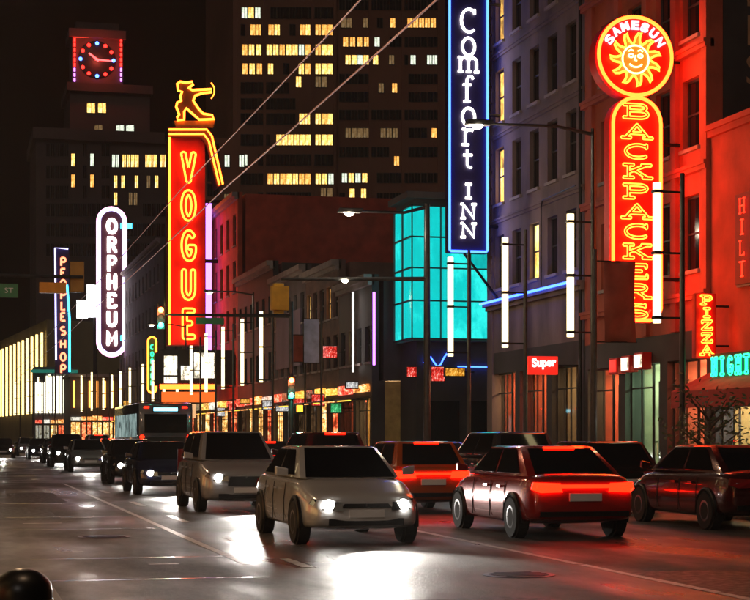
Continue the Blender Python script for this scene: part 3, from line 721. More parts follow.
# clock tower building
CY = 262.0
t = thing('clock_tower_building', (24, 272, 0), 'terracotta high rise topped by a square clock tower outlined in red neon', 'tower')
def span(u0, u1, v0, v1, y0, y1, name, m='clockwall'):
    a, b = atY(u0, v1, y0), atY(u1, v0, y0); core(t, a.x, b.x, y0, y1, max(0, a.z), b.z, m, name); return a, b
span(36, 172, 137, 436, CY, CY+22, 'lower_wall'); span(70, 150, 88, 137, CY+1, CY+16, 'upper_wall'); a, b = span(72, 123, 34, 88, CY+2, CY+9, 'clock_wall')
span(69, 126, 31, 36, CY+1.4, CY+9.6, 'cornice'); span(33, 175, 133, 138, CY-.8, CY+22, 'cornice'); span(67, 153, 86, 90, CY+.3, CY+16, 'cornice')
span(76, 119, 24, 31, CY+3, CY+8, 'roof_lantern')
YC = CY+2 - .02
c = atY(97, 60, YC); fr = Frame2((c.x, YC, c.z), (1, 0, 0)); k = (atY(98, 60, YC).x - c.x)
s = MB(); s.lathe([(18*k, -.12), (18.6*k, -.05), (18.6*k, 0)], (c.x, YC-.05, c.z), 'y', 32); face = s.build('clock_face', 'signblack', t, smooth=True)
for h in range(12):
    ang = R(90 - 30*h); s = MB(); s.lathe([(.2, -.16), (1.5*k, -.1), (1.9*k, 0)], (c.x + 16.5*k*math.cos(ang), YC-.2, c.z + 16.5*k*math.sin(ang)), 'y', 10)
    s.build('hour_lamp', 'clockblue' if h % 3 == 0 else 'clockred', face)
for ang, L, wd in ((R(-3), 15*k, 1.0*k), (R(144), 10*k, 1.3*k)):
    s = MB(); s.tube([fr.p(-2*k*math.cos(ang), -2*k*math.sin(ang), .3), fr.p(L*math.cos(ang), L*math.sin(ang), .3)], [wd, wd*.6], 8); s.build('clock_hand', emit('clock_hand_lit', (1, .05, .05), 6), face)
for uu in (74.5, 121):
    for vv in range(40, 84, 5):
        p = atY(uu, vv, YC); s = MB(); s.tube([p + Vector((0, -.15, -.25)), p + Vector((0, -.15, .25))], .14, 6); s.build('edge_lamp', 'clockred' if vv < 70 else emit('edge_lamp_violet', (.7, .2, 1), 3), t)
a, b = atY(75, 37.5, YC), atY(121, 37.5, YC); s = MB(); s.tube([a + Vector((0, -.15, 0)), b + Vector((0, -.15, 0))], .09, 6); s.build('neon_bar', emit('neon_dim_red', (1, .06, .03), 1.1), t)
lamp('clock_light', 'POINT', (c.x, YC-3.5, c.z), 900, (1, .10, .06), t, .5)
far_windows(t, None, [(160, [(70, 76), (89, 95)]), (181, [(70, 76, 'win2'), (89, 95, 'win2')]), (161, [(112, 119), (122, 139), (145, 157), (160, 168)]), (182, [(113, 118), (120, 126), (134, 139), (146, 151, 'win4'), (154, 159)]), (199, [(113, 118), (128, 138, 'win4')])],
            4.6, .5, 1.9, CY, seed=8, darkrows=[(v, 48, 168) for v in (150, 172, 192, 210, 230, 250)], cap=130, kinds=('win1', 'win1', 'win3'))
far_windows(t, None, [(130, [(115, 135, 'win3')]), (108, [(86, 96), (97, 107)]), (130, [(94, 103, 'win4')])], 9, 1.2, 1.5, CY+1, seed=9, kinds=('win1',))
t2 = [(128, [(42, 48, 'win2'), (52, 57, 'win4')]), (118, [(44, 50, 'win4'), (53, 58, 'win4')])]
# a dark slab in front of the sky further along
t = thing('dark_tower', (44, 220, 0), 'unlit dark office slab rising behind the red theatre sign', 'tower')
a, b = atY(205, 436, 215), atY(240, 436, 215)
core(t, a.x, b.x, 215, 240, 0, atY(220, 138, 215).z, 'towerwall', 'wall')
far_windows(t, None, [(161, [(224, 230, 'win3'), (243-3, 246-3, 'win3')]), (200, [(224, 229, 'win4')])], 6, .6, 1.5, 215, seed=3, darkrows=[(v, 210, 236) for v in (150, 175, 190, 215, 235, 255)], cap=40)

# ------------------------------------------------------------------ neon signs
# hostel sign: disc with a sun, tall capsule with letters
SY = 42.4
def sp(u, v, Y=SY): return atY(u, v, Y)
k = (sp(633, 60) - sp(632, 60)).x
cx, cz = sp(632, 58).x, sp(632, 58).z
t = thing('hostel_sign', (cx, SY, 4.0), 'tall red neon hostel sign reading SAMESUN BACKPACKERS with a sun disc', 'sign')
fr = Frame2((cx, SY, cz), (1, 0, 0))
s = MB(); s.lathe([(37*k, -.16), (38.5*k, -.12), (38.5*k, .34), (37*k, .38)], (cx, SY, cz), 'y', 48); s.build('disc', 'signred', t, smooth=True)
s = MB(); s.tube([fr.p(36.3*k*math.cos(R(a)), 36.3*k*math.sin(R(a)), .24) for a in range(0, 360, 6)], .05, 8, closed=True); s.build('neon_ring', 'neono', t, smooth=True)
def ring_pts(): # wavy sun flames, hooked in one turning direction
    pts = []
    for i in range(11):
        a0 = i*360/11
        for da, rr in ((0, 14.5), (5, 17), (9, 21), (15, 24.5), (22, 25.5), (20, 22), (21, 18.5), (26, 15.5)):
            pts.append((rr*k*math.cos(R(-a0-da)), rr*k*math.sin(R(-a0-da)) - 3.2*k))
    return pts
pp = ring_pts()
s = MB(); s.prism([fr.p(x, y, .165) for x, y in pp], (0, -.04, 0)); s.build('sun_face', emit('sun_face_orange', (1, .22, .01), 1.1), t)
s = MB(); s.tube([fr.p(x, y, .25) for x, y in pp], .032, 6, closed=True); s.build('sun_flame_tube', 'neony', t)
s = MB()
s.tube([fr.p(13*k*math.cos(R(a)), 13*k*math.sin(R(a)) - 3.2*k, .25) for a in range(0, 360, 12)], .022, 6, closed=True)
for sx in (-1, 1):
    s.tube([fr.p(sx*4.6*k + 2.4*k*math.cos(R(a)), 1.6*k*math.sin(R(a)), .26) for a in range(0, 360, 30)], .02, 5, closed=True)
    s.tube([fr.p(sx*2.2*k, 4.6*k, .26), fr.p(sx*4.6*k, 5.6*k, .26), fr.p(sx*7*k, 4.2*k, .26)], .02, 5)
s.tube([fr.p(0, .5*k, .26), fr.p(-1.2*k, -4*k, .26), fr.p(1.2*k, -4.4*k, .26)], .02, 5)
s.tube([fr.p(6.5*k*math.cos(R(a)), -6*k + 4.5*k*math.sin(R(a)), .26) for a in range(200, 341, 14)], .024, 5)
s.build('sun_features', emit('neon_pale_yellow', (.9, .9, .3), 4.0), t)
for i, ch in enumerate('SAMESUN'):
    a = R(150 - i*(120/6)); rr = 28.6*k
    text_mesh(ch, 10.8*k, 'letter', emit('sign_letter_white', (.80, .82, 1.0), 1.25), fr, rr*math.cos(a), rr*math.sin(a), .2, t, 7.6*k, .03, a - R(90), .014)
x0, x1 = sp(608, 200).x, sp(659, 200).x; zt, zb = sp(632, 97).z, sp(632, 323).z; hw = (x1-x0)/2; ccx = (x0+x1)/2
def capsule(hw, zt, zb, n=14, rb=None):
    rb = rb or hw*.45
    top = [(hw*math.cos(R(180-180*i/n)), zt-hw+hw*math.sin(R(180-180*i/n))) for i in range(n+1)]
    return top + [(hw, zb+rb), (hw-rb*.3, zb+rb*.3), (hw-rb, zb), (-hw+rb, zb), (-hw+rb*.3, zb+rb*.3), (-hw, zb+rb)]
def pill(hw, zt, zb, n=14):
    return [(hw*math.cos(R(180-180*i/n)), zt-hw+hw*math.sin(R(180-180*i/n))) for i in range(n+1)] + [(hw*math.cos(R(-180*i/n)), zb+hw+hw*math.sin(R(-180*i/n))) for i in range(n+1)]
fr2 = Frame2((ccx, SY, 0), (1, 0, 0))
s = MB(); s.prism([fr2.p(x, z, .14) for x, z in capsule(hw, zt, zb)], (0, .42, 0)); s.build('letter_panel', 'signred', t)
s = MB(); s.tube([fr2.p(x, z, .24) for x, z in capsule(hw*.93, zt-.06, zb+.06)], .05, 8, closed=True); s.build('neon_border', 'neono', t, smooth=True)
n = 11; zz0, zz1 = sp(632, 113).z, sp(632, 312).z
for i, ch in enumerate('BACKPACKERS'):
    z = zz0 + (zz1-zz0)*i/(n-1); s = MB(); letter_outline(s, ch, fr2, 0.0, z, .80, .34, .018, .24, .10, True, 5); s.build('neon_letter', 'neony', t)
s = MB(); s.tube([fr2.p(hw*.55*math.cos(R(a)), zb + .42 + .28*math.sin(R(a)), .23) for a in range(200, 345, 12)], .03, 6); s.build('neon_curl', 'neonr', t)
for z in (cz, zt-1.2, zb+1.2):
    s = MB(); s.tube([(x1-.1, SY+.2, z), (FACX+.05, SY+.2, z)], .05, 8); s.build('bracket', 'black', t)
# pizza sign
PY = 39.6; k = (atY(701, 320, PY) - atY(700, 320, PY)).x; c = atY(704, 326, PY)
t = thing('pizza_sign', (c.x, PY, 5), 'vertical red neon sign reading PIZZA fixed to the low shop', 'sign')
fr = Frame2((c.x, PY, c.z), (1, 0, 0)); hh = 30*k
s = MB(); s.box((c.x-10.5*k, PY-.1, c.z-hh), (c.x+10.5*k, PY+.1, c.z+hh)); s.build('panel', 'signred', t, bevel=.02)
for i, ch in enumerate('PIZZA'):
    s = MB(); letter_outline(s, ch, fr, 0, (23.5 - i*11.6)*k, 12*k, 7.6*k, .015, .17, .11, True, 5); s.build('neon_letter', 'neony', t)
for z in (-.5, .5):
    s = MB(); s.tube([(c.x+10*k, PY, c.z+z), (FACX+.05, PY, c.z+z)], .03, 6); s.build('bracket', 'black', t)
# tall window sign on the low shop
t = thing('wall_sign', (FACX-.06, 38.4, 5.4), 'red window sign box with orange neon letters on low shop', 'sign')
s = MB(); s.box((FACX-.14, 37.95, 5.35), (FACX-.03, 38.95, 7.6)); s.build('panel', 'signdark', t, bevel=.02)
frw = Frame2((FACX-.14, 38.45, 6.47), (0, -1, 0))
for i, ch in enumerate('HILT'):
    s = MB(); letter_tubes(s, ch, frw, 0, .8 - i*.52, .34, .36, .018, .06); s.build('neon_letter', 'neonr', t)
# green sign over the awning
t = thing('green_neon_sign', (FACX-.6, 38.5, 3.6), 'green neon lettering on a dark panel above the awning', 'sign')
gz = atX(725, 362, FACX-.7).z
s = MB(); s.box((FACX-.62, 34.4, gz-.42), (FACX-.5, 39.35, gz+.24)); s.build('panel', 'signblack', t, bevel=.015)
frg = Frame2((FACX-.62, 39.25, gz-.09), (0, -1, 0))
for i, ch in enumerate('NIGHTCLUB'):
    s = MB(); letter_outline(s, ch, frg, .28+i*.44, 0, .28, .40, .022, .07, .09, True, 5); s.build('neon_letter', 'neong', t)
for y in (34.8, 39.0):
    s = MB(); s.tube([(FACX-.52, y, gz), (FACX+.02, y, gz)], .03, 6); s.build('bracket', 'black', t)
# hotel sign: white letters, blue neon border
CYs = 58.4; a, b = atY(446.5, 253, CYs), atY(487, 253, CYs); zt = atY(466, -42, CYs).z; hw = (b.x-a.x)/2; cx = (a.x+b.x)/2
t = thing('hotel_sign', (cx, CYs, a.z), 'tall navy hotel sign reading Comfort INN in white with blue neon border', 'sign')
s = MB(); s.box((a.x, CYs-.16, a.z), (b.x, CYs+.2, zt)); s.build('panel', 'signnavy', t, bevel=.03)
fr = Frame2((cx, CYs-.16, 0), (1, 0, 0))
for off, rr in ((.05, .045),):
    s = MB(); s.tube([fr.p(-hw+off, zt-off, .07), fr.p(-hw+off, a.z+off+.05, .07), fr.p(-hw+off+.05, a.z+off, .07), fr.p(hw-off-.05, a.z+off, .07), fr.p(hw-off, a.z+off+.05, .07), fr.p(hw-off, zt-off, .07)], rr, 8); s.build('neon_border', 'neonb', t, smooth=True)
k = (b.x-a.x)/40.5
for ch, v, w_, h_ in (('C', 22, 18, 22), ('o', 48, 18, 24), ('m', 66, 20, 19), ('f', 90, 17, 24), ('o', 118, 18, 24), ('r', 138, 18, 21), ('t', 159, 16, 18), ('I', 192, 14, 13), ('N', 212, 16, 13.5), ('N', 231, 16, 13)):
    z = atY(466, v, CYs).z
    low = ch in 'omr'
    s = MB(); letter_tubes(s, ch, fr, 0, z + (.15*h_*k if low else 0), w_*k, h_*k, .05, .06, True, 6); s.build('letter', 'neonw', t)
for z in (a.z+1, a.z+5, a.z+9):
    s = MB(); s.tube([(b.x, CYs+.05, z), (FACX+.1, CYs+.05, z)], .06, 8); s.build('bracket', 'black', t)
s = MB(); s.tube([(cx-.1, CYs, a.z), (FACX, CYs+.05, a.z-1.6)], .05, 6); s.build('strut', 'black', t)
# theatre sign with the archer
VY = 125.0; g = lambda u, v: atY(u, v, VY); k = (g(186, 250)-g(185, 250)).x
ca = g(187, 340)
t = thing('theatre_sign', (ca.x, VY, g(187, 342).z), 'towering red theatre sign reading VOGUE in yellow neon with kneeling archer', 'sign')
ln = lambda *pts: [g(*p) for p in pts]
dv = lambda L, d: [p + Vector((0, -d, 0)) for p in L]
s = MB(); s.prism(ln((168.5, 134), (205, 134), (205, 345), (168.5, 345)), (0, 1.6, 0)); s.build('panel', 'signred', t)
s = MB(); s.prism(dv(ln((167.5, 128), (207, 128), (213, 136), (224, 184), (217, 188), (206, 146), (200, 138), (167.5, 138)), .25), (0, 2.0, 0)); s.build('cap', 'signdark', t)
s = MB()
for L in (((168, 130.5), (206, 130.5), (211, 137), (222, 185)), ((168, 135), (203, 135), (208, 142), (218.5, 186))): s.tube(dv(ln(*L), .42), .075, 6)
s.build('neon_cap_tube', 'neony', t)
s = MB(); s.tube(dv(ln((169, 138), (169, 345)), .3), .08, 6); s.build('neon_edge_tube', 'neony', t)
s = MB(); s.tube(dv(ln((211, 200), (211, 380)), -1.2), .22, 8); s.build('neon_violet_tube', 'neonv', t)
fr = Frame2(g(188, 340), (1, 0, 0)); z0 = fr.o.z
for ch, v in (('V', 168), ('O', 206), ('G', 246), ('U', 285), ('E', 324)):
    s = MB(); letter_outline(s, ch, fr, 0, g(188, v).z - z0, 12.5*k, 26*k, .075, .3, .085, False, 6); s.build('neon_letter', 'neony', t)
for v in (200, 260, 320):
    s = MB(); s.tube([g(205, v) + Vector((0, .8, 0)), (FACX+.3, VY+.8, g(205, v).z)], .15, 6); s.build('bracket', 'black', t)
# the archer: a thin solid figure edged with neon (head, bow arm, bent front leg, kneeling rear leg)
fig = [(177, 84), (180, 82), (186, 83), (192, 82), (193, 85), (190, 87), (188, 88), (192, 90.5), (200, 90), (211, 89.5), (211.5, 92.5), (202, 93.5), (195, 96), (193, 101), (195, 104), (199, 110), (203, 114), (212, 115.5), (214, 119.5), (199, 120), (191, 113), (186, 108.5),
       (184, 112), (184, 120), (177, 120.5), (177, 117.5), (179, 115), (176, 107), (177, 103), (181, 101), (180, 97), (182, 92), (178, 91)]
s = MB(); s.prism(ln(*fig), (0, .5, 0)); st = s.build('archer_figure', mat('gilded_figure', (.10, .055, .012), .5, var=.2), t)
s = MB(); s.tube(dv(ln(*fig), .12), .085, 6, closed=True); s.tube(dv(ln((211, 80 + 3), (214, 88), (214, 94), (211, 99)), .12), .05, 6); s.build('archer_neon', 'neony', st)
s = MB(); s.prism(ln((174, 120.8), (215, 120.8), (213, 127.8), (176, 127.8)), (0, .9, 0)); s.build('plinth', 'panely' and mat('plinth_gold', (.45, .26, .04), .5, var=.2), t)
# theatre marquee
MY = 118.0; g2 = lambda u, v: atY(u, v, MY)
a, b = g2(163, 384), g2(215, 350)
t = thing('theatre_marquee', (17, MY, 4), 'white backlit theatre marquee below the red vertical sign', 'marquee')
s = MB(); s.box((a.x, MY, a.z), (FACX, MY+5, b.z)); s.build('box', 'signblack', t)
for u0, u1, v0, v1 in ((164, 177, 356, 375), (181, 192, 366, 380), (194, 214, 353, 378), (164, 177, 377, 383)):
    p, q = g2(u0, v1), g2(u1, v0); s = MB(); s.box((p.x, MY-.08, p.z), (q.x, MY-.01, q.z)); s.build('letter_board', 'panelw', t)
for v in (385.5, 388):
    s = MB(); s.tube([g2(160, v), g2(216, v)], .1, 6); s.build('neon_band', 'neono', t)
p, q = g2(162, 402), g2(216, 392)
s = MB(); s.box((p.x, MY+.1, p.z), (q.x, MY+.3, q.z)); s.build('fascia', emit('fascia_orange', (1, .16, .02), 1.0), t)
for u0, u1 in ((173, 184), (186, 196)):
    p, q = g2(u0, 418), g2(u1, 404); s = MB(); s.box((p.x, MY-.02, p.z), (q.x, MY+.08, q.z)); s.build('poster_case', emit('poster_case_glow', (1, .55, .25), .8), t)
# small vertical capsule sign
GY = 140.; g3 = lambda u, v: atY(u, v, GY); k = (g3(153, 360)-g3(152, 360)).x; c = g3(152, 365)
t = thing('capsule_sign', (c.x, GY, c.z-2.4), 'slim green neon capsule sign with yellow outline near theatre marquee', 'sign')
fr = Frame2((c.x, GY, c.z), (1, 0, 0)); cp = pill(4.2*k, 28*k, -28*k, 8)
s = MB(); s.prism([fr.p(x, z, 0) for x, z in cp], (0, .3, 0)); s.build('panel', mat('sign_face_green', (.02, .12, .05), .5, var=.1), t)
s = MB(); s.tube([fr.p(x, z, .1) for x, z in cp], .07, 6, closed=True); s.build('neon_border', 'neony', t)
for i in range(6):
    s = MB(); letter_tubes(s, 'CORNER'[i], fr, 0, (18 - i*7.2)*k, 3.4*k, 4.6*k, .045, .1, False, 5); s.build('neon_letter', 'neong', t)
s = MB(); s.tube([fr.p(4*k, 0, -.1), (FACX+.1, GY+.1, c.z)], .08, 6); s.build('bracket', 'black', t)
# white capsule theatre sign
OY = 193.0; g4 = lambda u, v: atY(u, v, OY); k = (g4(113, 280)-g4(112, 280)).x; c = g4(111.5, 282)
t = thing('capsule_theatre_sign', (c.x, OY, g4(112, 357).z), 'white and pink neon capsule theatre sign reading ORPHEUM', 'sign')
fr = Frame2((c.x, OY, c.z), (1, 0, 0)); H = 75*k
s = MB(); s.prism([fr.p(x, z, 0) for x, z in pill(14.5*k, H, -H)], (0, 1.0, 0)); s.build('panel', 'signdark', t)
for q_, mm, rr in ((14.2, 'neonp', .13), (11.9, emit('neon_lilac', (.55, .5, 1.0), 3.2), .12)):
    s = MB(); s.tube([fr.p(x, z, .25) for x, z in pill(q_*k, H-(14.5-q_)*k, -H+(14.5-q_)*k)], rr, 6, closed=True); s.build('neon_border', mm, t)
for i, ch in enumerate('ORPHEUM'):
    s = MB(); letter_tubes(s, ch, fr, .2*k, (56 - i*18.7)*k, 10*k, 13*k, .21, .3, True, 6); s.build('letter', 'neonw', t)
for v in (226, 338):
    p = g4(125, v); s = MB(); s.box((p.x-.5, OY-.3, p.z-.28), (p.x+.75, OY-.05, p.z+.28)); s.build('blue_lamp_box', 'neonc', t)
for v in (240, 300, 345):
    s = MB(); s.tube([g4(125, v) + Vector((0, .5, 0)), (FACX+.2, OY+.5, g4(125, v).z)], .15, 6); s.build('bracket', 'black', t)
# blue edged shop sign
PYs = 214.; g5 = lambda u, v: atY(u, v, PYs); k = (g5(63, 300)-g5(62, 300)).x
c = g5(63, 310)
t = thing('shop_sign', (c.x, PYs, g5(62, 372).z), 'slim dark sign with orange neon letters down it and lilac and blue tubes', 'sign')
s = MB(); s.prism([g5(55, 248), g5(69, 248), g5(70, 374), (g5(55, 374))], (0, .8, 0)); s.build('panel', 'signnavy', t)
s = MB(); s.tube(dv([g5(68, 249), g5(55, 248), g5(56, 360)], .2), .11, 6); s.build('neon_edge_tube', emit('neon_lilac', (.55, .5, 1.0), 3.2), t)
s = MB(); s.tube(dv([g5(67, 285), g5(69.5, 320), g5(69.5, 372)], .2), .12, 6); s.build('neon_blue_tube', 'neonc', t)
fr = Frame2(g5(63, 310), (1, 0, 0))
for ch, v in zip('PEOPLESHOP', (262, 273, 284, 295, 306, 317, 331, 344, 357, 369)):
    s = MB(); letter_tubes(s, ch, fr, 0, g5(63, v).z - fr.o.z, 6.2*k, 8*k, .13, .25, False, 5); s.build('neon_letter', emit('neon_salmon', (1, .22, .10), 3.2), t)
# bright billboard
BY = 206.; a, b = atY(87, 317, BY), atY(104, 285, BY)
t = thing('billboard', ((a.x+b.x)/2, BY, 0), 'blank bright white backlit billboard beside the white capsule sign', 'billboard')
s = MB(); s.box((a.x, BY, a.z), (b.x, BY+.5, b.z)); s.build('panel', emit('billboard_white', (.95, .97, 1.0), 3.4), t)
a2, b2 = atY(77, 318, BY), atY(88, 300, BY); s = MB(); s.box((a2.x, BY+.3, a2.z), (b2.x-.02, BY+.7, b2.z)); s.build('side_panel', emit('billboard_white', (.95, .97, 1.0), 3.4), t)
s = MB(); s.tube([((a.x+b.x)/2, BY+.4, 0), ((a.x+b.x)/2, BY+.4, b.z)], .25, 8); s.build('post', 'metal', t)
# hotel street sign: red box with white script
a, b = atY(528, 374.5, 50.6), atY(557, 356.5, 50.6)
t = thing('red_box_sign', (a.x, 50.6, a.z), 'small red backlit box sign with white writing below the stone hotel', 'sign')
s = MB(); s.box((a.x, 50.5, a.z), (b.x, 50.7, b.z)); s.build('box', 'panelred', t, bevel=.02)
fr = Frame2(((a.x+b.x)/2, 50.5, (a.z+b.z)/2+.08), (1, 0, 0)); text_mesh('Super', .36, 'letters', 'neonw', fr, 0, 0, .03, t, .78, .01, .05, .008)
s = MB(); s.tube([(b.x, 50.6, (a.z+b.z)/2), (FACX+.1, 50.6, (a.z+b.z)/2)], .03, 6); s.build('bracket', 'black', t)
for i, (u, v, mm) in enumerate(((613, 366, 'panelred'), (625, 364, 'panelw'), (638, 361, 'panelw'))):
    p = atX(u, v, FACX-.3); t = thing('shop_sign', (p.x, p.y, p.z), ['small red backlit panel over the hostel shop door', 'small white backlit panel with red edge over hostel shop', 'second small white backlit panel over the hostel shop'][i], 'sign')
    s = MB(); s.box((p.x, p.y-.32, p.z-.24), (p.x+.28, p.y+.32, p.z+.24)); s.build('box', 'signred', t, bevel=.02)
    s = MB(); s.box((p.x-.02, p.y-.26, p.z-.18), (p.x-.004, p.y+.26, p.z+.18)); s.build('face', mm, t)

# small shop signs along the far blocks, each on its own bracket
rn = random.Random(21)
SS = {'red': litwin('sign_red_print', (1, .02, .01), (1, .6, .5), .8, 7), 'pale': litwin('sign_pale_print', (.5, .5, .5), (1, .97, .9), 1.0, 7), 'yellow': litwin('sign_yellow_print', (.9, .35, .02), (1, .75, .2), .9, 7), 'green': litwin('sign_green_print', (.02, .5, .15), (.3, 1, .5), .8, 7)}
smalls = [(300, 402, 'panelred'), (268, 405, 'panelw'), (283, 408, 'panelw'), (318, 400, 'panelred'), (336, 408, emit('panel_green', (.1, 1, .3), .9)), (245, 401, 'panely'), (232, 408, 'panelred'), (221, 412, 'panelw'),
          (138, 410, 'panelred'), (127, 404, 'panely'), (330, 352, 'panelred'), (352, 385, 'panelw'), (412, 372, 'panelred'), (438, 374, 'panelred'), (455, 372, 'panely')]
words = ['red', 'pale', 'pale', 'red', 'green', 'yellow', 'red', 'pale', 'red', 'yellow', 'red', 'pale', 'red', 'red', 'yellow']
for (u, v, mm), wd in zip(smalls, words):
    p = atX(u, v, FACX-.75)
    if 60 < p.y < 76.9: p = atX(u, v, 20.0 + .1)
    t = thing('small_shop_sign', (p.x, p.y, p.z), '%s small %s backlit blade sign on the shops past the crossing' % (ORD[sum(1 for j, w2 in enumerate(words) if w2 == wd and atX(*smalls[j][:2], 18.25).y < atX(u, v, 18.25).y)], wd), 'sign', 'small %s shop signs' % wd)
    h = rn.uniform(.18, .36); ww = rn.uniform(.25, .5)
    s = MB(); s.box((p.x-ww, p.y, p.z-h), (p.x+ww, p.y+.16, p.z+h)); s.build('case', 'signblack', t, bevel=.02)
    s = MB(); s.box((p.x-ww+.05, p.y-.015, p.z-h+.05), (p.x+ww-.05, p.y-.003, p.z+h-.05)); s.build('face', SS[wd], t)
    s = MB(); s.tube([(p.x+ww, p.y+.08, p.z), (max(FACX, p.x+.8)+.05, p.y+.08, p.z)], .03, 6); s.build('bracket', 'black', t)
for i, (u, v0, v1, mm) in enumerate(((353, 292, 372, 'neonw'), (374, 292, 365, 'neonv'))):
    p, q = atX(u, v1, FACX-.35), atX(u, v0, FACX-.35)
    t = tag(MB().tube([p, (p.x, p.y, q.z)], .05 if i == 0 else .06, 6).build('neon_wall_tube', mm), ['slim white vertical light tube on the dark shop block', 'slim violet vertical light tube on the dark shop block'][i], 'light tube')

# ------------------------------------------------------------------ lit colonnade building where the street bends
t = thing('colonnade_building', (12, 240, 0), 'distant building lined with glowing vertical columns where the street bends', 'building')
A, B = atY(47, 436, 236), atY(0, 436, 292)
L = (B-A).length; dx = (B-A).normalized(); nn = Vector((dx.y, -dx.x, 0))
s = MB(); s.prism([A.xy.to_3d(), B.xy.to_3d(), B.xy.to_3d() + Vector((22, 6, 0)), A.xy.to_3d() + Vector((14, 6, 0))], (0, 0, 17.5)); s.build('wall', mat('colonnade_wall', (.30, .24, .12), .7, var=.2, scale=.3), t)
for i in range(11):
    p = A + dx*(L*(i+.3)/11); p.z = 0; q = p - Vector((.5, .15, 0))
    s = MB(); s.tube([q + Vector((0, 0, 4.8)), q + Vector((0, 0, 15.8))], .17, 6); s.build('column_light', emit('column_light_warm', (1, .66, .22), 3.2), t)
a, b = atY(35, 413, 226), atY(73, 376, 226)
t = thing('lit_arcade', ((a.x+b.x)/2, 227, 0), 'bright white lit arcade of upright fins below the shop sign', 'building')
core(t, a.x, b.x, 226.6, 234, 0, b.z+1.2, 'greywall', 'wall')
for i in range(11):
    x = a.x + (b.x-a.x)*(i+.5)/11; s = MB(); w2 = (b.x-a.x)/11*.36; s.box((x-w2, 226.35, a.z), (x+w2, 226.55, b.z - (.9 if i < 3 else 0))); s.build('light_panel', emit('arcade_white', (1, .92, .68), 2.6), t)
    s = MB(); s.box((x+w2+.03, 226.1, a.z-.4), (x+w2+.14, 226.55, b.z+.3)); s.build('fin', 'frame', t, fix=False)
s = MB(); s.box((a.x-.5, 225.6, b.z+.4), (b.x+.6, 226.5, b.z+.8)); s.build('canopy', emit('canopy_teal', (.02, .35, .25), .35), t)

# ground floor shops under the arcade and colonnade, and a corner shop below the capsule sign
def south_shops(t, x0, x1, Y, n, z1, seed):
    rn = random.Random(seed); wd = (x1-x0)/n
    for i in range(n):
        a_, b_ = x0+i*wd+.12, x0+(i+1)*wd-.12
        s = MB(); s.box((a_, Y-.06, .5), (b_, Y-.005, z1)); s.build('shop_window', rn.choice(['shop1', 'shop2', 'shop1', 'shop3']), t, fix=False)
        s = MB(); s.box(((a_+b_)/2-.04, Y-.1, .3), ((a_+b_)/2+.04, Y-.062, z1)); s.build('mullion', 'frame', t, fix=False)
        s = MB(); s.box((a_-.05, Y-.3, z1+.25), (b_+.05, Y-.01, z1+.25+rn.uniform(.35, .6))); s.build('fascia_sign', FASC[rn.randrange(4)], t, fix=False)
        s = MB(); s.box((a_-.05, Y-1.1, z1+.1), (b_+.05, Y-.02, z1+.2)); s.build('canopy', 'black', t, fix=False)
south_shops(t, a.x, b.x, 226.6, 5, 3.0, 41)
cs0, cs1 = atY(70, 436, 200).x, atY(124, 436, 200).x
t = thing('corner_shop', ((cs0+cs1)/2, 202, 0), 'low corner shop with warm lit windows below the white capsule sign', 'shop')
core(t, cs0, cs1, 200, 212, 0, 8.5, 'darkwall', 'wall'); south_shops(t, cs0, cs1, 200, 5, 3.2, 42)
s = MB(); s.box((cs0-.2, 199.6, 8.5), (cs1+.2, 212, 8.8)); s.build('cornice', 'trim', t, fix=False)
for i in range(7):
    x = cs0 + (cs1-cs0)*(i+.5)/7; s = MB(); s.tube([(x, 199.7, 4.9), (x, 199.7, 8.0)], .1, 6); s.build('column_light', emit('column_light_orange', (1, .34, .06), 3.0), t)
# ------------------------------------------------------------------ light poles with twin white tubes
def light_pole(Y, X, label, arm=None, group=None, z0=4.17, z1=7.36, hp=7.6):
    t = thing('light_pole', (X+.62, Y, .14), label, 'street light', group)
    s = MB(); s.tube([(X+.62, Y, .14), (X+.62, Y, hp if not arm else 9.6)], [.075, .055], 10); s.build('pole', 'metal', t, smooth=True)
    s = MB(); s.lathe([(.17, 0), (.17, .1), (.12, .35), (.085, .5)], (X+.62, Y, .14), 'z', 12); s.build('pole_base', 'metal', t, smooth=True)
    zm = (z0+z1)/2
    for a, b in ((z0, zm-.05), (zm+.05, z1)):
        s = MB(); s.tube([(X, Y, a), (X, Y, b)], .095, 12); s.build('light_tube', 'tube', t, smooth=True)
    for z in (z0+.12, zm, z1-.2):
        s = MB(); s.tube([(X, Y, z), (X+.62, Y, z)], .028, 6); s.box((X-.1, Y-.1, z-.035), (X+.1, Y+.1, z+.035)); s.build('bracket', 'black', t)
    if arm:
        s = MB(); s.tube([(X+.62, Y, 9.45), (X-.4, Y, 9.62), (X+.62-arm, Y, 9.6)], [.05, .04, .03], 8); s.build('lamp_arm', 'metal', t)
        hx = X+.62-arm
        s = MB(); s.prism([(hx-.38, Y-.1, 9.55), (hx+.3, Y-.14, 9.55), (hx+.3, Y+.14, 9.55), (hx-.38, Y+.1, 9.55)], (.06, 0, .14)); hd = s.build('lamp_head', 'metal', t, bevel=.02)
        s = MB(); s.lathe([(.05, -.09), (.13, -.05), (.16, 0)], (hx-.05, Y, 9.545), 'z', 12); s.build('lamp_lens', 'lampglow', hd)
        lamp('lamp_light', 'POINT', (hx-.05, Y, 9.3), 150 if arm > 0 else 420, (1, .8, .55) if arm > 0 else (1, .62, .36), t, .2)
    return t
near = [(36.0, 'twin tube light pole beside the red hostel sign', None), (41.6, 'twin tube light pole with lamp arm by stone hotel', 3.1), (47.0, 'twin tube light pole before the stone hotel windows', None), (52.6, 'twin tube light pole just in front of the hotel sign', None)]
for Y, lb, arm in near: light_pole(Y, 15.5, lb, arm)
fY = [87.5, 93.5, 100.5, 107.5, 114.5, 122, 130, 137.5, 145, 153, 162, 171, 181]
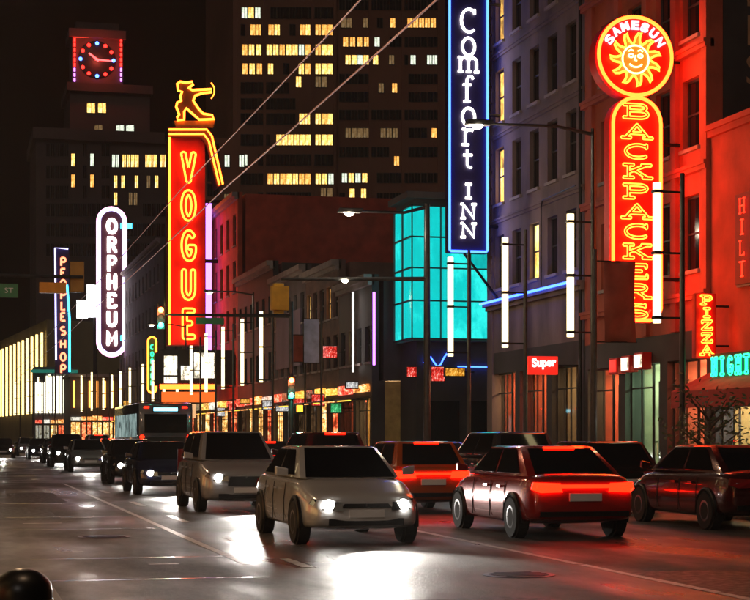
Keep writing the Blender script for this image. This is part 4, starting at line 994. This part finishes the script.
for i, Y in enumerate(fY):
    lb = '%s twin tube light pole past the crossing%s' % (ORD[i], ', with a lamp arm' if i in (1, 5) else '')
    light_pole(Y, 15.5 if Y < 150 else 15.2, lb, 2.4 if i in (1, 5) else None, 'twin tube light poles along the theatre pavement', 4.4, 8.1 if Y < 110 else 7.7, 8.3)
for i, (x, y) in enumerate(((10.4, 196), (9.6, 206), (8.8, 216), (7.6, 226), (14.6, 189), (14.2, 199))):
    light_pole(y, x, '%s twin tube light pole %s' % (ORD[i % 4], 'before the glowing colonnade where the street bends' if i < 4 else 'below the white capsule theatre sign'), None, 'light poles on the bend', 4.4, 8.6, 8.8)

for i, Y in enumerate((8.5, 22.5, 30, 38, 46, 54)):  # poles out of view; lamp arms added to brighten cars and road
    light_pole(Y, -3.4, '%s unseen twin tube light pole on the pavement opposite the hostel, counted from the bollard' % ORD[i], None if i % 2 else -3.4, 'unseen light poles on the opposite pavement')
# ------------------------------------------------------------------ traffic signals
def signal_head(t, x, y, z, lit=True, face=-1, body='black'):
    s = MB(); s.box((x-.17, y-.12, z-.5), (x+.17, y+.12, z+.5)); h = s.build('signal_head', body, t, bevel=.02)
    for i, (dz, mm) in enumerate(((.32, 'sigred'), (0, None), (-.32, 'siggreen'))):
        s = MB(); s.lathe([(.115, 0), (.11, -.03), (.06, -.05)], (x, y+face*.125, z+dz), 'y', 14); s.build('lens', (mm if lit and mm else 'rubber'), h, smooth=True)
        s = MB(); s.tube([(x+.13*math.cos(R(a)), y+face*.16, z+dz+.13*math.sin(R(a))) for a in range(0, 181, 20)], .02, 5); s.build('visor', 'black', h)
    if lit: lamp('signal_light', 'POINT', (x, y+face*.6, z+.2), 60, (1, .25, .08), t, .15); lamp('signal_light', 'POINT', (x, y+face*.6, z-.35), 40, (.1, 1, .6), t, .15)
# far corner
px_ = atY(291, 436, 72).x
t = thing('traffic_signal', (px_, 72, .14), 'traffic signal on a mast arm with green street plate, far corner of crossing', 'traffic light')
s = MB(); s.tube([(px_, 72, .1), (px_, 72, 7.4)], [.13, .09], 10); s.build('pole', 'metal', t, smooth=True)
e = atY(160, 318, 72)
s = MB(); s.tube([(px_, 72, atY(290, 316, 72).z), (e.x, 72, e.z+.15)], [.085, .05], 8); s.build('mast_arm', 'metal', t, smooth=True)
signal_head(t, e.x, 71.8, atY(162, 318, 72).z); signal_head(t, px_-.05, 71.75, atY(290, 388, 72).z)
a, b = atY(196, 324, 71.9), atY(224, 318, 71.9); s = MB(); s.box((a.x, 71.88, a.z), (b.x, 71.92, b.z)); pl_ = s.build('street_plate', 'signgreen', t)
s = MB(); q = atY(290, 409, 71.6); s.box((px_+.1, 71.55, q.z-.2), (px_+.5, 71.8, q.z+.25)); wk = s.build('walk_signal', 'black', t, bevel=.02)
s = MB(); s.box((px_+.16, 71.53, q.z-.12), (px_+.42, 71.545, q.z+.16)); s.build('hand_symbol', 'amber', wk)
# near corner pole with lamp arm and mast arm seen from behind
pp_ = atX(427, 436, 15.4); Yp = pp_.y
t = thing('traffic_signal', (15.4, Yp, .14), 'dark signal pole with yellow backed head and lamp arm before teal pavilion', 'traffic light')
s = MB(); s.tube([(15.4, Yp, .1), (15.4, Yp, 9.4)], [.14, .1], 10); s.build('pole', 'metal', t, smooth=True)
zA = atY(427, 279, Yp).z; e = atY(281, 279, Yp)
s = MB(); s.tube([(15.4, Yp, zA), (e.x, Yp, e.z)], [.08, .045], 8); s.build('mast_arm', 'metal', t, smooth=True)
c = atY(280, 298, Yp); s = MB(); s.box((c.x-.3, Yp-.05, c.z-.4), (c.x+.3, Yp+.22, c.z+.4)); hd = s.build('signal_backboard', 'yellowbox', t, bevel=.03)
signal_head(t, c.x, Yp+.3, c.z, False, 1, 'yellowbox')
e2 = atY(352, 211, Yp); s = MB(); s.tube([(15.4, Yp, 9.3), (14.6, Yp, e2.z), (e2.x, Yp, e2.z)], [.06, .05, .035], 8); s.build('lamp_arm', 'metal', t)
s = MB(); s.prism([(e2.x-.5, Yp-.12, e2.z-.06), (e2.x+.3, Yp-.16, e2.z-.06), (e2.x+.3, Yp+.16, e2.z-.06), (e2.x-.5, Yp+.12, e2.z-.06)], (.06, 0, .15)); hd = s.build('lamp_head', 'metal', t, bevel=.02)
s = MB(); s.lathe([(.06, -.1), (.15, -.06), (.18, 0)], (e2.x-.1, Yp, e2.z-.065), 'z', 12); s.build('lamp_lens', 'lampglow', hd)
lamp('lamp_light', 'POINT', (e2.x-.1, Yp, e2.z-.35), 200, (1, .82, .58), t, .2)
m = atY(345, 281, Yp-.1); s = MB(); s.lathe([(.04, -.06), (.1, -.02), (.1, .03)], tuple(m), 'z', 10); s.build('arm_lamp', 'lampglow', t)
# arm over the near lanes, with the street plate
t = thing('traffic_signal', (-1.2, 62, 0), 'overhead signal arm carrying orange heads and a green street plate', 'traffic light')
zA = atY(30, 276, 62).z; e = atY(58, 276, 62)
s = MB(); s.tube([(-1.2, 62, 0), (-1.2, 62, zA+.4)], [.14, .1], 10); s.build('pole', 'metal', t, smooth=True)
s = MB(); s.tube([(-1.2, 62, zA), (e.x+.9, 62, zA)], [.09, .06], 8); s.build('mast_arm', 'metal', t, smooth=True)
a, b = atY(-20, 297, 61.9), atY(18, 284, 61.9); s = MB(); s.box((a.x, 61.86, a.z), (b.x, 61.9, b.z)); s.build('street_plate', 'signgreen', t)
fr = Frame2((b.x-.3, 61.86, (a.z+b.z)/2), (1, 0, 0)); text_mesh('ST', .26, 'plate_letters', mat('plate_white', (.8, .8, .8), .5, var=0), fr, -.02, 0, .012, t, .3, .003)
a, b = atY(39, 293, 62), atY(66, 283, 62); s = MB(); s.box((a.x, 61.8, a.z), (b.x, 62.1, b.z)); s.build('signal_housing', mat('signal_orange', (.75, .30, .02), .5, var=.15), t, bevel=.03)
a, b = atY(70, 292, 62.3), atY(84, 262, 62.3); s = MB(); s.box((a.x, 62.2, a.z), (b.x, 62.5, b.z)); s.build('signal_head', mat('signal_ochre', (.40, .20, .03), .5, var=.15), t, bevel=.03)

# ------------------------------------------------------------------ trolley wires
for i, (u, v, X, lb) in enumerate(((355, 0, 3.85, 'thin overhead wire coloured by red glow, the higher sloping of the pair'), (430, 0, 4.62, 'thin overhead wire coloured by red glow, the lower sloping of the pair'))):
    d = ray(u, v); zW = CZ + d.z * X / d.x
    s = MB(); s.tube([(X, y, zW - .06*math.sin((y % 30)/30*math.pi)) for y in range(-6, 141, 6)], .009 + .003*i, 5); tag(s.build('overhead_wire', 'wire', None), lb, 'wire')

# ------------------------------------------------------------------ banners, bollard, trees
a, b = atY(604, 342, 40.9), atY(635, 262, 40.9)
t = thing('street_banner', ((a.x+b.x)/2, 40.9, a.z), 'dark red cloth banner hanging below the hostel sign', 'banner')
s = MB(); n = 10
for i in range(n+1):
    z = b.z + (a.z-b.z)*i/n
    for j in range(6): x = a.x + (b.x-a.x)*j/5; s.v.append((x, 40.9 + .05*math.sin(j*1.2 + i*.5) , z))
s.f = [(i*6+j, i*6+j+1, (i+1)*6+j+1, (i+1)*6+j) for i in range(n) for j in range(5)]; s.m = [0]*len(s.f)
o = s.build('cloth', 'bannerred', t, True); o.modifiers.new('thick', 'SOLIDIFY').thickness = .012
for z in (a.z, b.z): s = MB(); s.tube([(a.x-.25, 40.9, z), (b.x+.05, 40.9, z)], .02, 6); s.build('banner_rod', 'black', t)
s = MB(); s.tube([(a.x-.25, 40.9, .14), (a.x-.25, 40.9, b.z+.3)], .06, 8); s.build('post', 'metal', t)
for (u0, u1, v0, v1, Yb, mm, lb) in ((304, 319, 319, 363, 83, 'bannerblue', 'pale blue street banner on a post past the crossing'), (293, 303, 335, 362, 90, 'bannerred', 'reddish street banner on a post past the crossing')):
    a, b = atY(u0, v1, Yb), atY(u1, v0, Yb); t = thing('street_banner', (b.x+.1, Yb, .14), lb, 'banner')
    s = MB(); s.box((a.x, Yb-.01, a.z), (b.x, Yb+.01, b.z)); s.build('cloth', mm, t)
    for z in (a.z, b.z): s = MB(); s.tube([(a.x, Yb, z), (b.x+.12, Yb, z)], .025, 6); s.build('banner_rod', 'black', t)
    s = MB(); s.tube([(b.x+.12, Yb, .1), (b.x+.12, Yb, b.z+.4)], .06, 8); s.build('post', 'metal', t)
t = thing('bollard', (.34, 9.0, .135), 'black domed bollard on the kerb corner', 'bollard')
s = MB(); s.lathe([(.15, 0), (.15, .12), (.115, .16), (.115, .52), (.15, .56), (.155, .66)] + [(.155*math.cos(R(a)), .66 + .12*math.sin(R(a))) for a in (20, 40, 60, 78)], (.34, 9.0, .135), 'z', 28); s.build('post', 'black', t, smooth=True)
s = MB(); s.lathe([(.157, 0), (.162, .02), (.157, .04)], (.34, 9.0, .72), 'z', 28); s.build('collar', 'black', t, smooth=True)
def tree(x, y, h, label, seed):
    rn = random.Random(seed); t = thing('street_tree', (x, y, .14), label, 'tree')
    s = MB(); s.tube([(x, y, .1), (x+.03, y, h*.25), (x-.02, y+.04, h*.5), (x+.05, y, h*.8)], [.08, .065, .05, .02], 8)
    tips = []
    for i in range(13):
        z = h*(.38 + .4*rn.random()); a = rn.random()*6.28; L = h*rn.uniform(.18, .34); p = Vector((x, y, z)); q = p + Vector((math.cos(a)*L*.6, math.sin(a)*L*.6, L*.45)); r = q + Vector((math.cos(a+.4)*L*.4, math.sin(a+.4)*L*.4, L*.3))
        s.tube([p, q, r], [.028, .018, .007], 5); tips += [q, r, (q+r)/2]
    s.build('trunk', 'bark', t)
    c = MB()
    for i in range(420):
        p = rn.choice(tips) + Vector((rn.gauss(0, .22), rn.gauss(0, .22), rn.gauss(0, .18)))
        u = Vector((rn.gauss(0, 1), rn.gauss(0, 1), rn.gauss(0, .6))).normalized(); v = u.orthogonal().normalized(); L = rn.uniform(.05, .09)
        c.add([p - u*L, p + v*L*.45, p + u*L, p - v*L*.45], [(0, 1, 2, 3)])
    c.build('crown', 'leaf', t, fix=False)
tree(15.4, 33.0, 2.7, 'small street tree before the low pizza shop', 1)

# ------------------------------------------------------------------ vehicles
def paint(name, c): return mat('car_paint_' + name, c, .22, metal=.3, var=.06, scale=2, coat=.8)
def loft(mb, rings, mi=0, cap=True):
    n = len(rings[0]); vs = [p for r in rings for p in r]
    fs = [(i*n+k, i*n+(k+1)%n, (i+1)*n+(k+1)%n, (i+1)*n+k) for i in range(len(rings)-1) for k in range(n)]
    if cap: fs += [tuple(range(n))[::-1], tuple((len(rings)-1)*n+k for k in range(n))]
    mb.add(vs, fs, mi)
def car(x, y, heading, kind, pname, pcol, label, group, head=True, tail=True, beam=0, bar=False):
    """heading +1: driving away along +Y, -1: coming towards the camera; local +y is the car's front"""
    P = dict(sedan=dict(L=4.65, W=.90, H=1.44, hood=.92, deck=1.02, belt=.98, c0=-1.95, c1=1.32, r0=-1.05, r1=.42),
             suv=dict(L=4.6, W=.93, H=1.70, hood=1.06, deck=1.10, belt=1.10, c0=-2.2, c1=1.30, r0=-1.85, r1=.45),
             hatch=dict(L=4.1, W=.87, H=1.49, hood=.94, deck=1.02, belt=.98, c0=-1.98, c1=1.28, r0=-1.45, r1=.38))[kind]
    L, W, H = P['L'], P['W'], P['H']; hl = L/2
    t = thing('car', (0, 0, 0), label, 'car', group); pm = paint(pname, pcol)
    t.name = 'parked_car' if not (head or tail) else 'car'; BASE[t.name] = Vector((0, 0, 0))
    def ring(yy, w_, zb, zt):
        zm = zb + (zt-zb)*.55
        half = [(w_*.90, zb), (w_*.985, zb+.08), (w_, zm-.08), (w_*.985, zm+.06), (w_*.955, zt-.10), (w_*.88, zt-.025), (w_*.55, zt+.012), (0, zt+.02)]
        pts = half + [(-a, b) for a, b in half[-2::-1]]
        return [(a, yy, b) for a, b in pts]
    h, d, be = P['hood'], P['deck'], P['belt']
    st = [(-hl, W*.80, .42, d-.20), (-hl+.06, W*.90, .30, d-.09), (-hl+.28, W*.975, .24, d), (P['c0']+.5, W, .20, max(d, be)), (0, W, .19, be), (P['c1']-.25, W, .19, be-.0), (P['c1']+.1, W*.995, .20, (h+be)/2),
          (hl-.55, W*.965, .21, h-.08), (hl-.22, W*.91, .23, h-.16), (hl-.06, W*.82, .27, h-.24), (hl, W*.70, .36, h-.34)]
    s = MB(); loft(s, [ring(*q) for q in st]); body = s.build('body', pm, t, smooth=False)
    md = body.modifiers.new('sub', 'SUBSURF'); md.levels = md.render_levels = 2
    body.data.polygons.foreach_set('use_smooth', [True]*len(body.data.polygons))
    # cabin
    wb, wr = W*.90, W*.70; c0, c1, r0, r1 = P['c0'], P['c1'], P['r0'], P['r1']; zb = be - .03
    B_ = [(-wb, c0, zb), (wb, c0, zb), (wb, c1, zb), (-wb, c1, zb)]; T_ = [(-wr, r0, H), (wr, r0, H), (wr, r1, H), (-wr, r1, H)]
    s = MB(); s.add(B_ + T_, [(3,2,1,0),(4,5,6,7),(0,1,5,4),(1,2,6,5),(2,3,7,6),(3,0,4,7)]); s.build('cabin', pm, t, smooth=True, bevel=.11)
    def pane(name, q, a0, a1, b0, b1):
        q = [Vector(p) for p in q]
        f = lambda a, b: (q[0]*(1-a)+q[1]*a)*(1-b) + (q[3]*(1-a)+q[2]*a)*b
        n_ = (q[1]-q[0]).cross(q[3]-q[0]).normalized()*.012
        pts = [f(a0, b0)+n_, f(a1, b0)+n_, f(a1, b1)+n_, f(a0, b1)+n_]
        g = MB(); g.prism(pts, -n_*.8); g.build(name, 'carglass', t)
    pane('windscreen', [B_[2], B_[3], T_[3], T_[2]], .07, .93, .06, .93)
    pane('rear_window', [B_[0], B_[1], T_[1], T_[0]], .09, .91, .12, .90)
    for q in ([B_[1], B_[2], T_[2], T_[1]], [B_[3], B_[0], T_[0], T_[3]]):
        for a0, a1 in ((.10, .48), (.52, .90)): pane('side_window', q, a0, a1, .12, .90)
    for sx in (-1, 1):
        for wy in (-hl+.88, hl-.88):
            c = (sx*(W-.085), wy, .325)
            s = MB(); s.lathe([(.20, -.11), (.31, -.11), (.325, -.07), (.325, .07), (.31, .11), (.20, .11)], c, 'x', 24); wh = s.build('wheel', 'rubber', t, smooth=True)
            s = MB(); s.lathe([(.19, .0), (.205, .10), (.17, .115), (.05, .09)], c, 'x', 20) if sx > 0 else s.lathe([(.05, -.09), (.17, -.115), (.205, -.10), (.19, 0)], c, 'x', 20); s.build('rim', 'rim', wh, smooth=True)
            s = MB(); s.lathe([(.365, -.14), (.365, .012)] if sx > 0 else [(.365, -.012), (.365, .14)], (sx*(W-.02), wy, .335), 'x', 24); s.build('wheel_well', 'rubber', t)
            s = MB(); s.tube([(sx*(W-.01), wy + .37*math.cos(R(a)), .325 + .37*math.sin(R(a))) for a in range(-12, 193, 12)], .035, 6); s.build('wheel_arch', 'black', t, smooth=True)
        s = MB(); s.prism([(sx*(W+.0), c1-.42, be+.02), (sx*(W+.19), c1-.46, be+.03), (sx*(W+.19), c1-.46, be+.17), (sx*(W+.0), c1-.42, be+.13)], (0, .1, 0)); s.build('wing_mirror', pm, t, bevel=.02)
        for yy in (-.32, .62, -1.05 if kind != 'hatch' else -.98):
            s = MB(); s.tube([(sx*W*.998, yy, .30), (sx*(W+.003), yy, .62), (sx*W*.965, yy, be-.09)], .007, 4); s.build('door_seam', 'rubber', t)
        for yy in (-.22, -.92):
            s = MB(); s.box((sx*W*.985, yy, be-.20), (sx*(W+.025), yy+.17, be-.165)); s.build('door_handle', pm, t)
        # headlamps wrap round the front corner
        zf = h - .33
        hp = [(sx*W*.40, hl+.005, zf-.07), (sx*W*.74, hl-.085, zf-.06), (sx*W*.90, hl-.26, zf+.02), (sx*W*.84, hl-.25, zf+.10), (sx*W*.62, hl-.10, zf+.085), (sx*W*.42, hl-.02, zf+.05)]
        s = MB(); s.prism(hp, (0, .05, 0)); hlp = s.build('headlight', 'chrome' if head else 'carglass', t)
        s = MB(); s.lathe([(.085, 0), (.082, .03), (.05, .05)], (sx*W*.62, hl-.03, zf+.005), 'y', 16); s.build('headlight_lens', 'headlamp' if head else 'carglass', hlp, smooth=True)
        # tail lamps
        zt_ = d - .22
        if kind == 'suv': tp = [(sx*W*.74, -hl+.05, zt_-.12), (sx*W*.93, -hl+.12, zt_-.12), (sx*W*.93, -hl+.20, zt_+.42), (sx*W*.80, -hl+.16, zt_+.42)]
        else: tp = [(sx*W*.42, -hl+.03, zt_-.06), (sx*W*.80, -hl+.03, zt_-.07), (sx*W*.93, -hl+.14, zt_-.02), (sx*W*.90, -hl+.14, zt_+.09), (sx*W*.46, -hl+.03, zt_+.075)]
        s = MB(); s.prism(tp, (0, -.06, 0)); s.build('taillight', 'tail' if tail else mat('lens_red_off', (.25, .01, .01), .2, var=0, coat=.5), t)
        if tail and not bar:
            s = MB(); s.box((sx*W*.66, -hl-.012, zt_-.20), (sx*W*.80, -hl+.05, zt_-.13)); s.build('indicator', 'amber', t)
    s = MB(); s.box((-.26, -hl-.03, d-.42), (.26, -hl+.02, d-.30)); s.build('number_plate', 'plate', t)
    s = MB(); s.box((-.26, hl-.02, .42), (.26, hl+.03, .53)); s.build('number_plate', 'plate', t)
    s = MB(); s.prism([(-W*.42, hl-.0, .56), (W*.42, hl-.0, .56), (W*.36, hl-.02, h-.30), (-W*.36, hl-.02, h-.30)], (0, .02, 0)); s.build('grille', 'black', t)
    s = MB(); s.box((-W*.62, hl-.06, .30), (W*.62, hl-.015, .40)); s.build('lower_intake', 'black', t)
    s = MB(); s.box((-W*.80, -hl-.005, .36), (W*.80, -hl+.08, .44)); s.build('bumper_strip', 'black', t)
    if bar:
        zt_ = d - .22; s = MB(); s.box((-W*.86, -hl-.035, zt_+.0), (W*.86, -hl+.06, zt_+.055)); s.build('added_tail_bar', 'tail', t)  # full-width bar added to draw red lines like light trails
    if tail:
        q0, q1 = Vector((0, c0, zb)), Vector((0, r0, H)); m_ = q0.lerp(q1, .93); s = MB(); s.box((-.26, m_.y-.05, m_.z-.012), (.26, m_.y-.005, m_.z+.025)); s.build('brake_light', 'tail', t)
    if head:
        s = MB(); s.tube([(sx_*W*.93, hl-.34, h-.30) if abs(sx_) == 1 else (sx_*W*.5, hl+.0, h-.37) for sx_ in (-1, -.99)], .01, 4) if False else s.box((-.01, hl, h-.34), (.01, hl+.02, h-.30)); s.build('badge', 'chrome', t)
    t.location = (x, y, 0.0); t.rotation_euler = (0, 0, 0 if heading > 0 else math.pi)
    if beam:
        o = lamp('headlight_beam', 'SPOT', (0, hl+.12, .66), beam, (1, .95, .87), t, .12, None, 62, .9)
        o.location = (0, hl+.15, .66); o.rotation_euler = (R(84), 0, 0)
    return t
M['carglass'] = mat('car_glass', (.006, .006, .007), .05, var=0, coat=.6)
LB = 5.8  # nearest bodies white and silver, standing in for white light trails
on = [(24.0, 'sedan', 'white', (.62, .62, .62), 'white oncoming sedan with headlights on leading the oncoming queue', 900), (35, 'suv', 'silver', (.35, .35, .36), 'silver oncoming sport utility car with headlights on', 700),
      (46, 'sedan', 'navy', (.01, .015, .05), 'navy oncoming sedan with headlights on before the crossing', 700), (56.5, 'hatch', 'black', (.012, .012, .014), 'black oncoming hatchback with headlights on before the crossing', 420), (76, 'sedan', 'silver', (.35, .35, .36), 'silver oncoming sedan with headlights on past the crossing', 420),
      (88, 'suv', 'black', (.012, .012, .014), 'black oncoming sport utility car past the crossing', 400), (101, 'sedan', 'dark_grey', (.04, .04, .045), 'dark grey oncoming sedan near the red theatre sign', 400), (118, 'sedan', 'navy', (.01, .015, .05), 'navy oncoming sedan near the red theatre sign', 400), (140, 'hatch', 'silver', (.35, .35, .36), 'silver oncoming hatchback far along the street', 400)]
for i, (y, kd, pn, pc, lb, bw) in enumerate(on):
    car(LB + .12*math.sin(i*2.3), y + 2.3, -1, kd, pn, pc, lb, 'oncoming cars', True, False, bw)
car(3.35, 128, -1, 'sedan', 'black', (.012, .012, .014), 'black oncoming sedan alone in the kerb lane', 'oncoming cars', True, False, 500)
LC = 9.4  # nearest bodies red and orange, standing in for red light trails
aw_ = [(24.6, 'sedan', 'red', (.38, .012, .008), 'red sedan driving off with an added full width red light bar'), (33.2, 'hatch', 'orange', (.50, .09, .01), 'orange hatchback driving off with red tail lights lit'), (41.6, 'suv', 'maroon', (.07, .008, .008), 'maroon sport utility car driving off, tall tail lights lit'),
       (50.5, 'sedan', 'dark_grey', (.04, .04, .045), 'dark grey sedan driving off before the crossing'), (59, 'sedan', 'silver', (.35, .35, .36), 'silver sedan driving off at the crossing'), (104, 'sedan', 'black', (.012, .012, .014), 'black sedan driving off ahead of the bus'), (114, 'suv', 'silver', (.35, .35, .36), 'silver sport utility car driving off ahead of the bus')]
for i, (y, kd, pn, pc, lb) in enumerate(aw_):
    car(LC + .1*math.sin(i*1.9), y + 2.3, 1, kd, pn, pc, lb, 'cars driving away', False, True, 0, i in (0, 1, 3))
pk = [(28.3, 'sedan', 'maroon', (.07, .008, .008), 'maroon sedan parked before the low pizza shop'), (34.6, 'hatch', 'black', (.012, .012, .014), 'black hatchback parked before the low pizza shop'), (41, 'suv', 'dark_grey', (.04, .04, .045), 'dark grey sport utility car parked before the hostel'), (47.3, 'sedan', 'silver', (.35, .35, .36), 'silver sedan parked before the stone hotel'),
      (80, 'sedan', 'black', (.012, .012, .014), 'black sedan parked past the crossing'), (86.5, 'hatch', 'red', (.25, .01, .01), 'red hatchback parked past the crossing'), (93, 'sedan', 'navy', (.01, .015, .05), 'navy sedan parked past the crossing'), (100, 'suv', 'white', (.55, .55, .55), 'white sport utility car parked past the crossing'), (107, 'sedan', 'maroon', (.07, .008, .008), 'maroon sedan parked by the theatre'), (114, 'sedan', 'black', (.012, .012, .014), 'black sedan parked by the theatre')]
for i, (y, kd, pn, pc, lb) in enumerate(pk):
    car(13.35, y, 1, kd, pn, pc, lb, 'parked cars', False, False)
def bus(x, y):
    """city bus seen from behind, rear face at y"""
    t = thing('bus', (x, y, 0), 'city bus driving off with cyan route display and red tail lights', 'bus'); W, L, H = 1.27, 12.0, 3.15
    pm = paint('bus', (.10, .11, .13))
    s = MB(); s.box((x-W, y, .32), (x+W, y+L, H)); s.build('body', pm, t, bevel=.14, smooth=True)
    s = MB(); s.box((x-W*.78, y-.02, 1.75), (x+W*.78, y+.03, 2.62)); s.build('rear_window', 'carglass', t, bevel=.01)
    s = MB(); s.box((x-W*.5, y-.025, 2.70), (x+W*.5, y+.02, 2.98)); dp = s.build('route_display', 'black', t)
    s = MB(); s.box((x-W*.44, y-.035, 2.76), (x+W*.44, y-.027, 2.92)); s.build('display_light', 'cyanled', dp)
    s = MB(); s.box((x-W*.7, y-.02, .7), (x+W*.7, y+.03, 1.55)); s.build('engine_cover', 'black', t, bevel=.01)
    for sx in (-1, 1):
        for z in (1.0, 1.28, 1.56):
            s = MB(); s.lathe([(.10, .02), (.10, -.02), (.06, -.04)], (x+sx*W*.86, y-.01, z), 'y', 14); s.build('taillight', 'tail' if z != 1.28 else 'amber', t, smooth=True)
        s = MB(); s.box((x+sx*W*.70-.12, y-.03, H-.26), (x+sx*W*.70+.12, y+.01, H-.18)); s.build('marker_lamp', 'tail', t)
        for k in range(7):
            s = MB(); s.box((x+sx*(W-.01), y+.7+k*1.55, 1.55), (x+sx*(W+.015), y+2.15+k*1.55, 2.65)); s.build('side_window', 'win3' if False else 'buslit', t)
        for wy in (2.9, 9.2):
            s = MB(); s.lathe([(.3, -.14), (.47, -.14), (.49, 0), (.47, .14), (.3, .14)], (x+sx*(W-.13), y+wy, .49), 'x', 22); wh = s.build('wheel', 'rubber', t, smooth=True)
            s = MB(); s.lathe([(.29, -.1), (.29, .1)], (x+sx*(W-.09), y+wy, .49), 'x', 18); s.build('rim', 'rim', wh)
    s = MB(); s.box((x-W*.7, y-.03, .38), (x+W*.7, y+.06, .55)); s.build('bumper', 'black', t)
M['buslit'] = litwin('bus_saloon_light', (.35, .50, .48), (.6, .75, .7), .55)
bus(9.5, 79)

# ------------------------------------------------------------------ damp night air
HAZE = 0.00038
hm = bpy.data.materials.new('night_haze'); hm.use_nodes = True
hn = hm.node_tree.nodes; hn.remove(hn['Principled BSDF'])
pv = hn.new('ShaderNodeVolumePrincipled'); pv.inputs['Color'].default_value = (.9, .85, .8, 1); pv.inputs['Density'].default_value = HAZE; pv.inputs['Anisotropy'].default_value = .3
hm.node_tree.links.new(pv.outputs[0], hn['Material Output'].inputs['Volume'])
s = MB(); s.box((-60, -30, -1), (150, 360, 130)); hz = s.build('haze', hm, None); hz['kind'] = 'stuff'
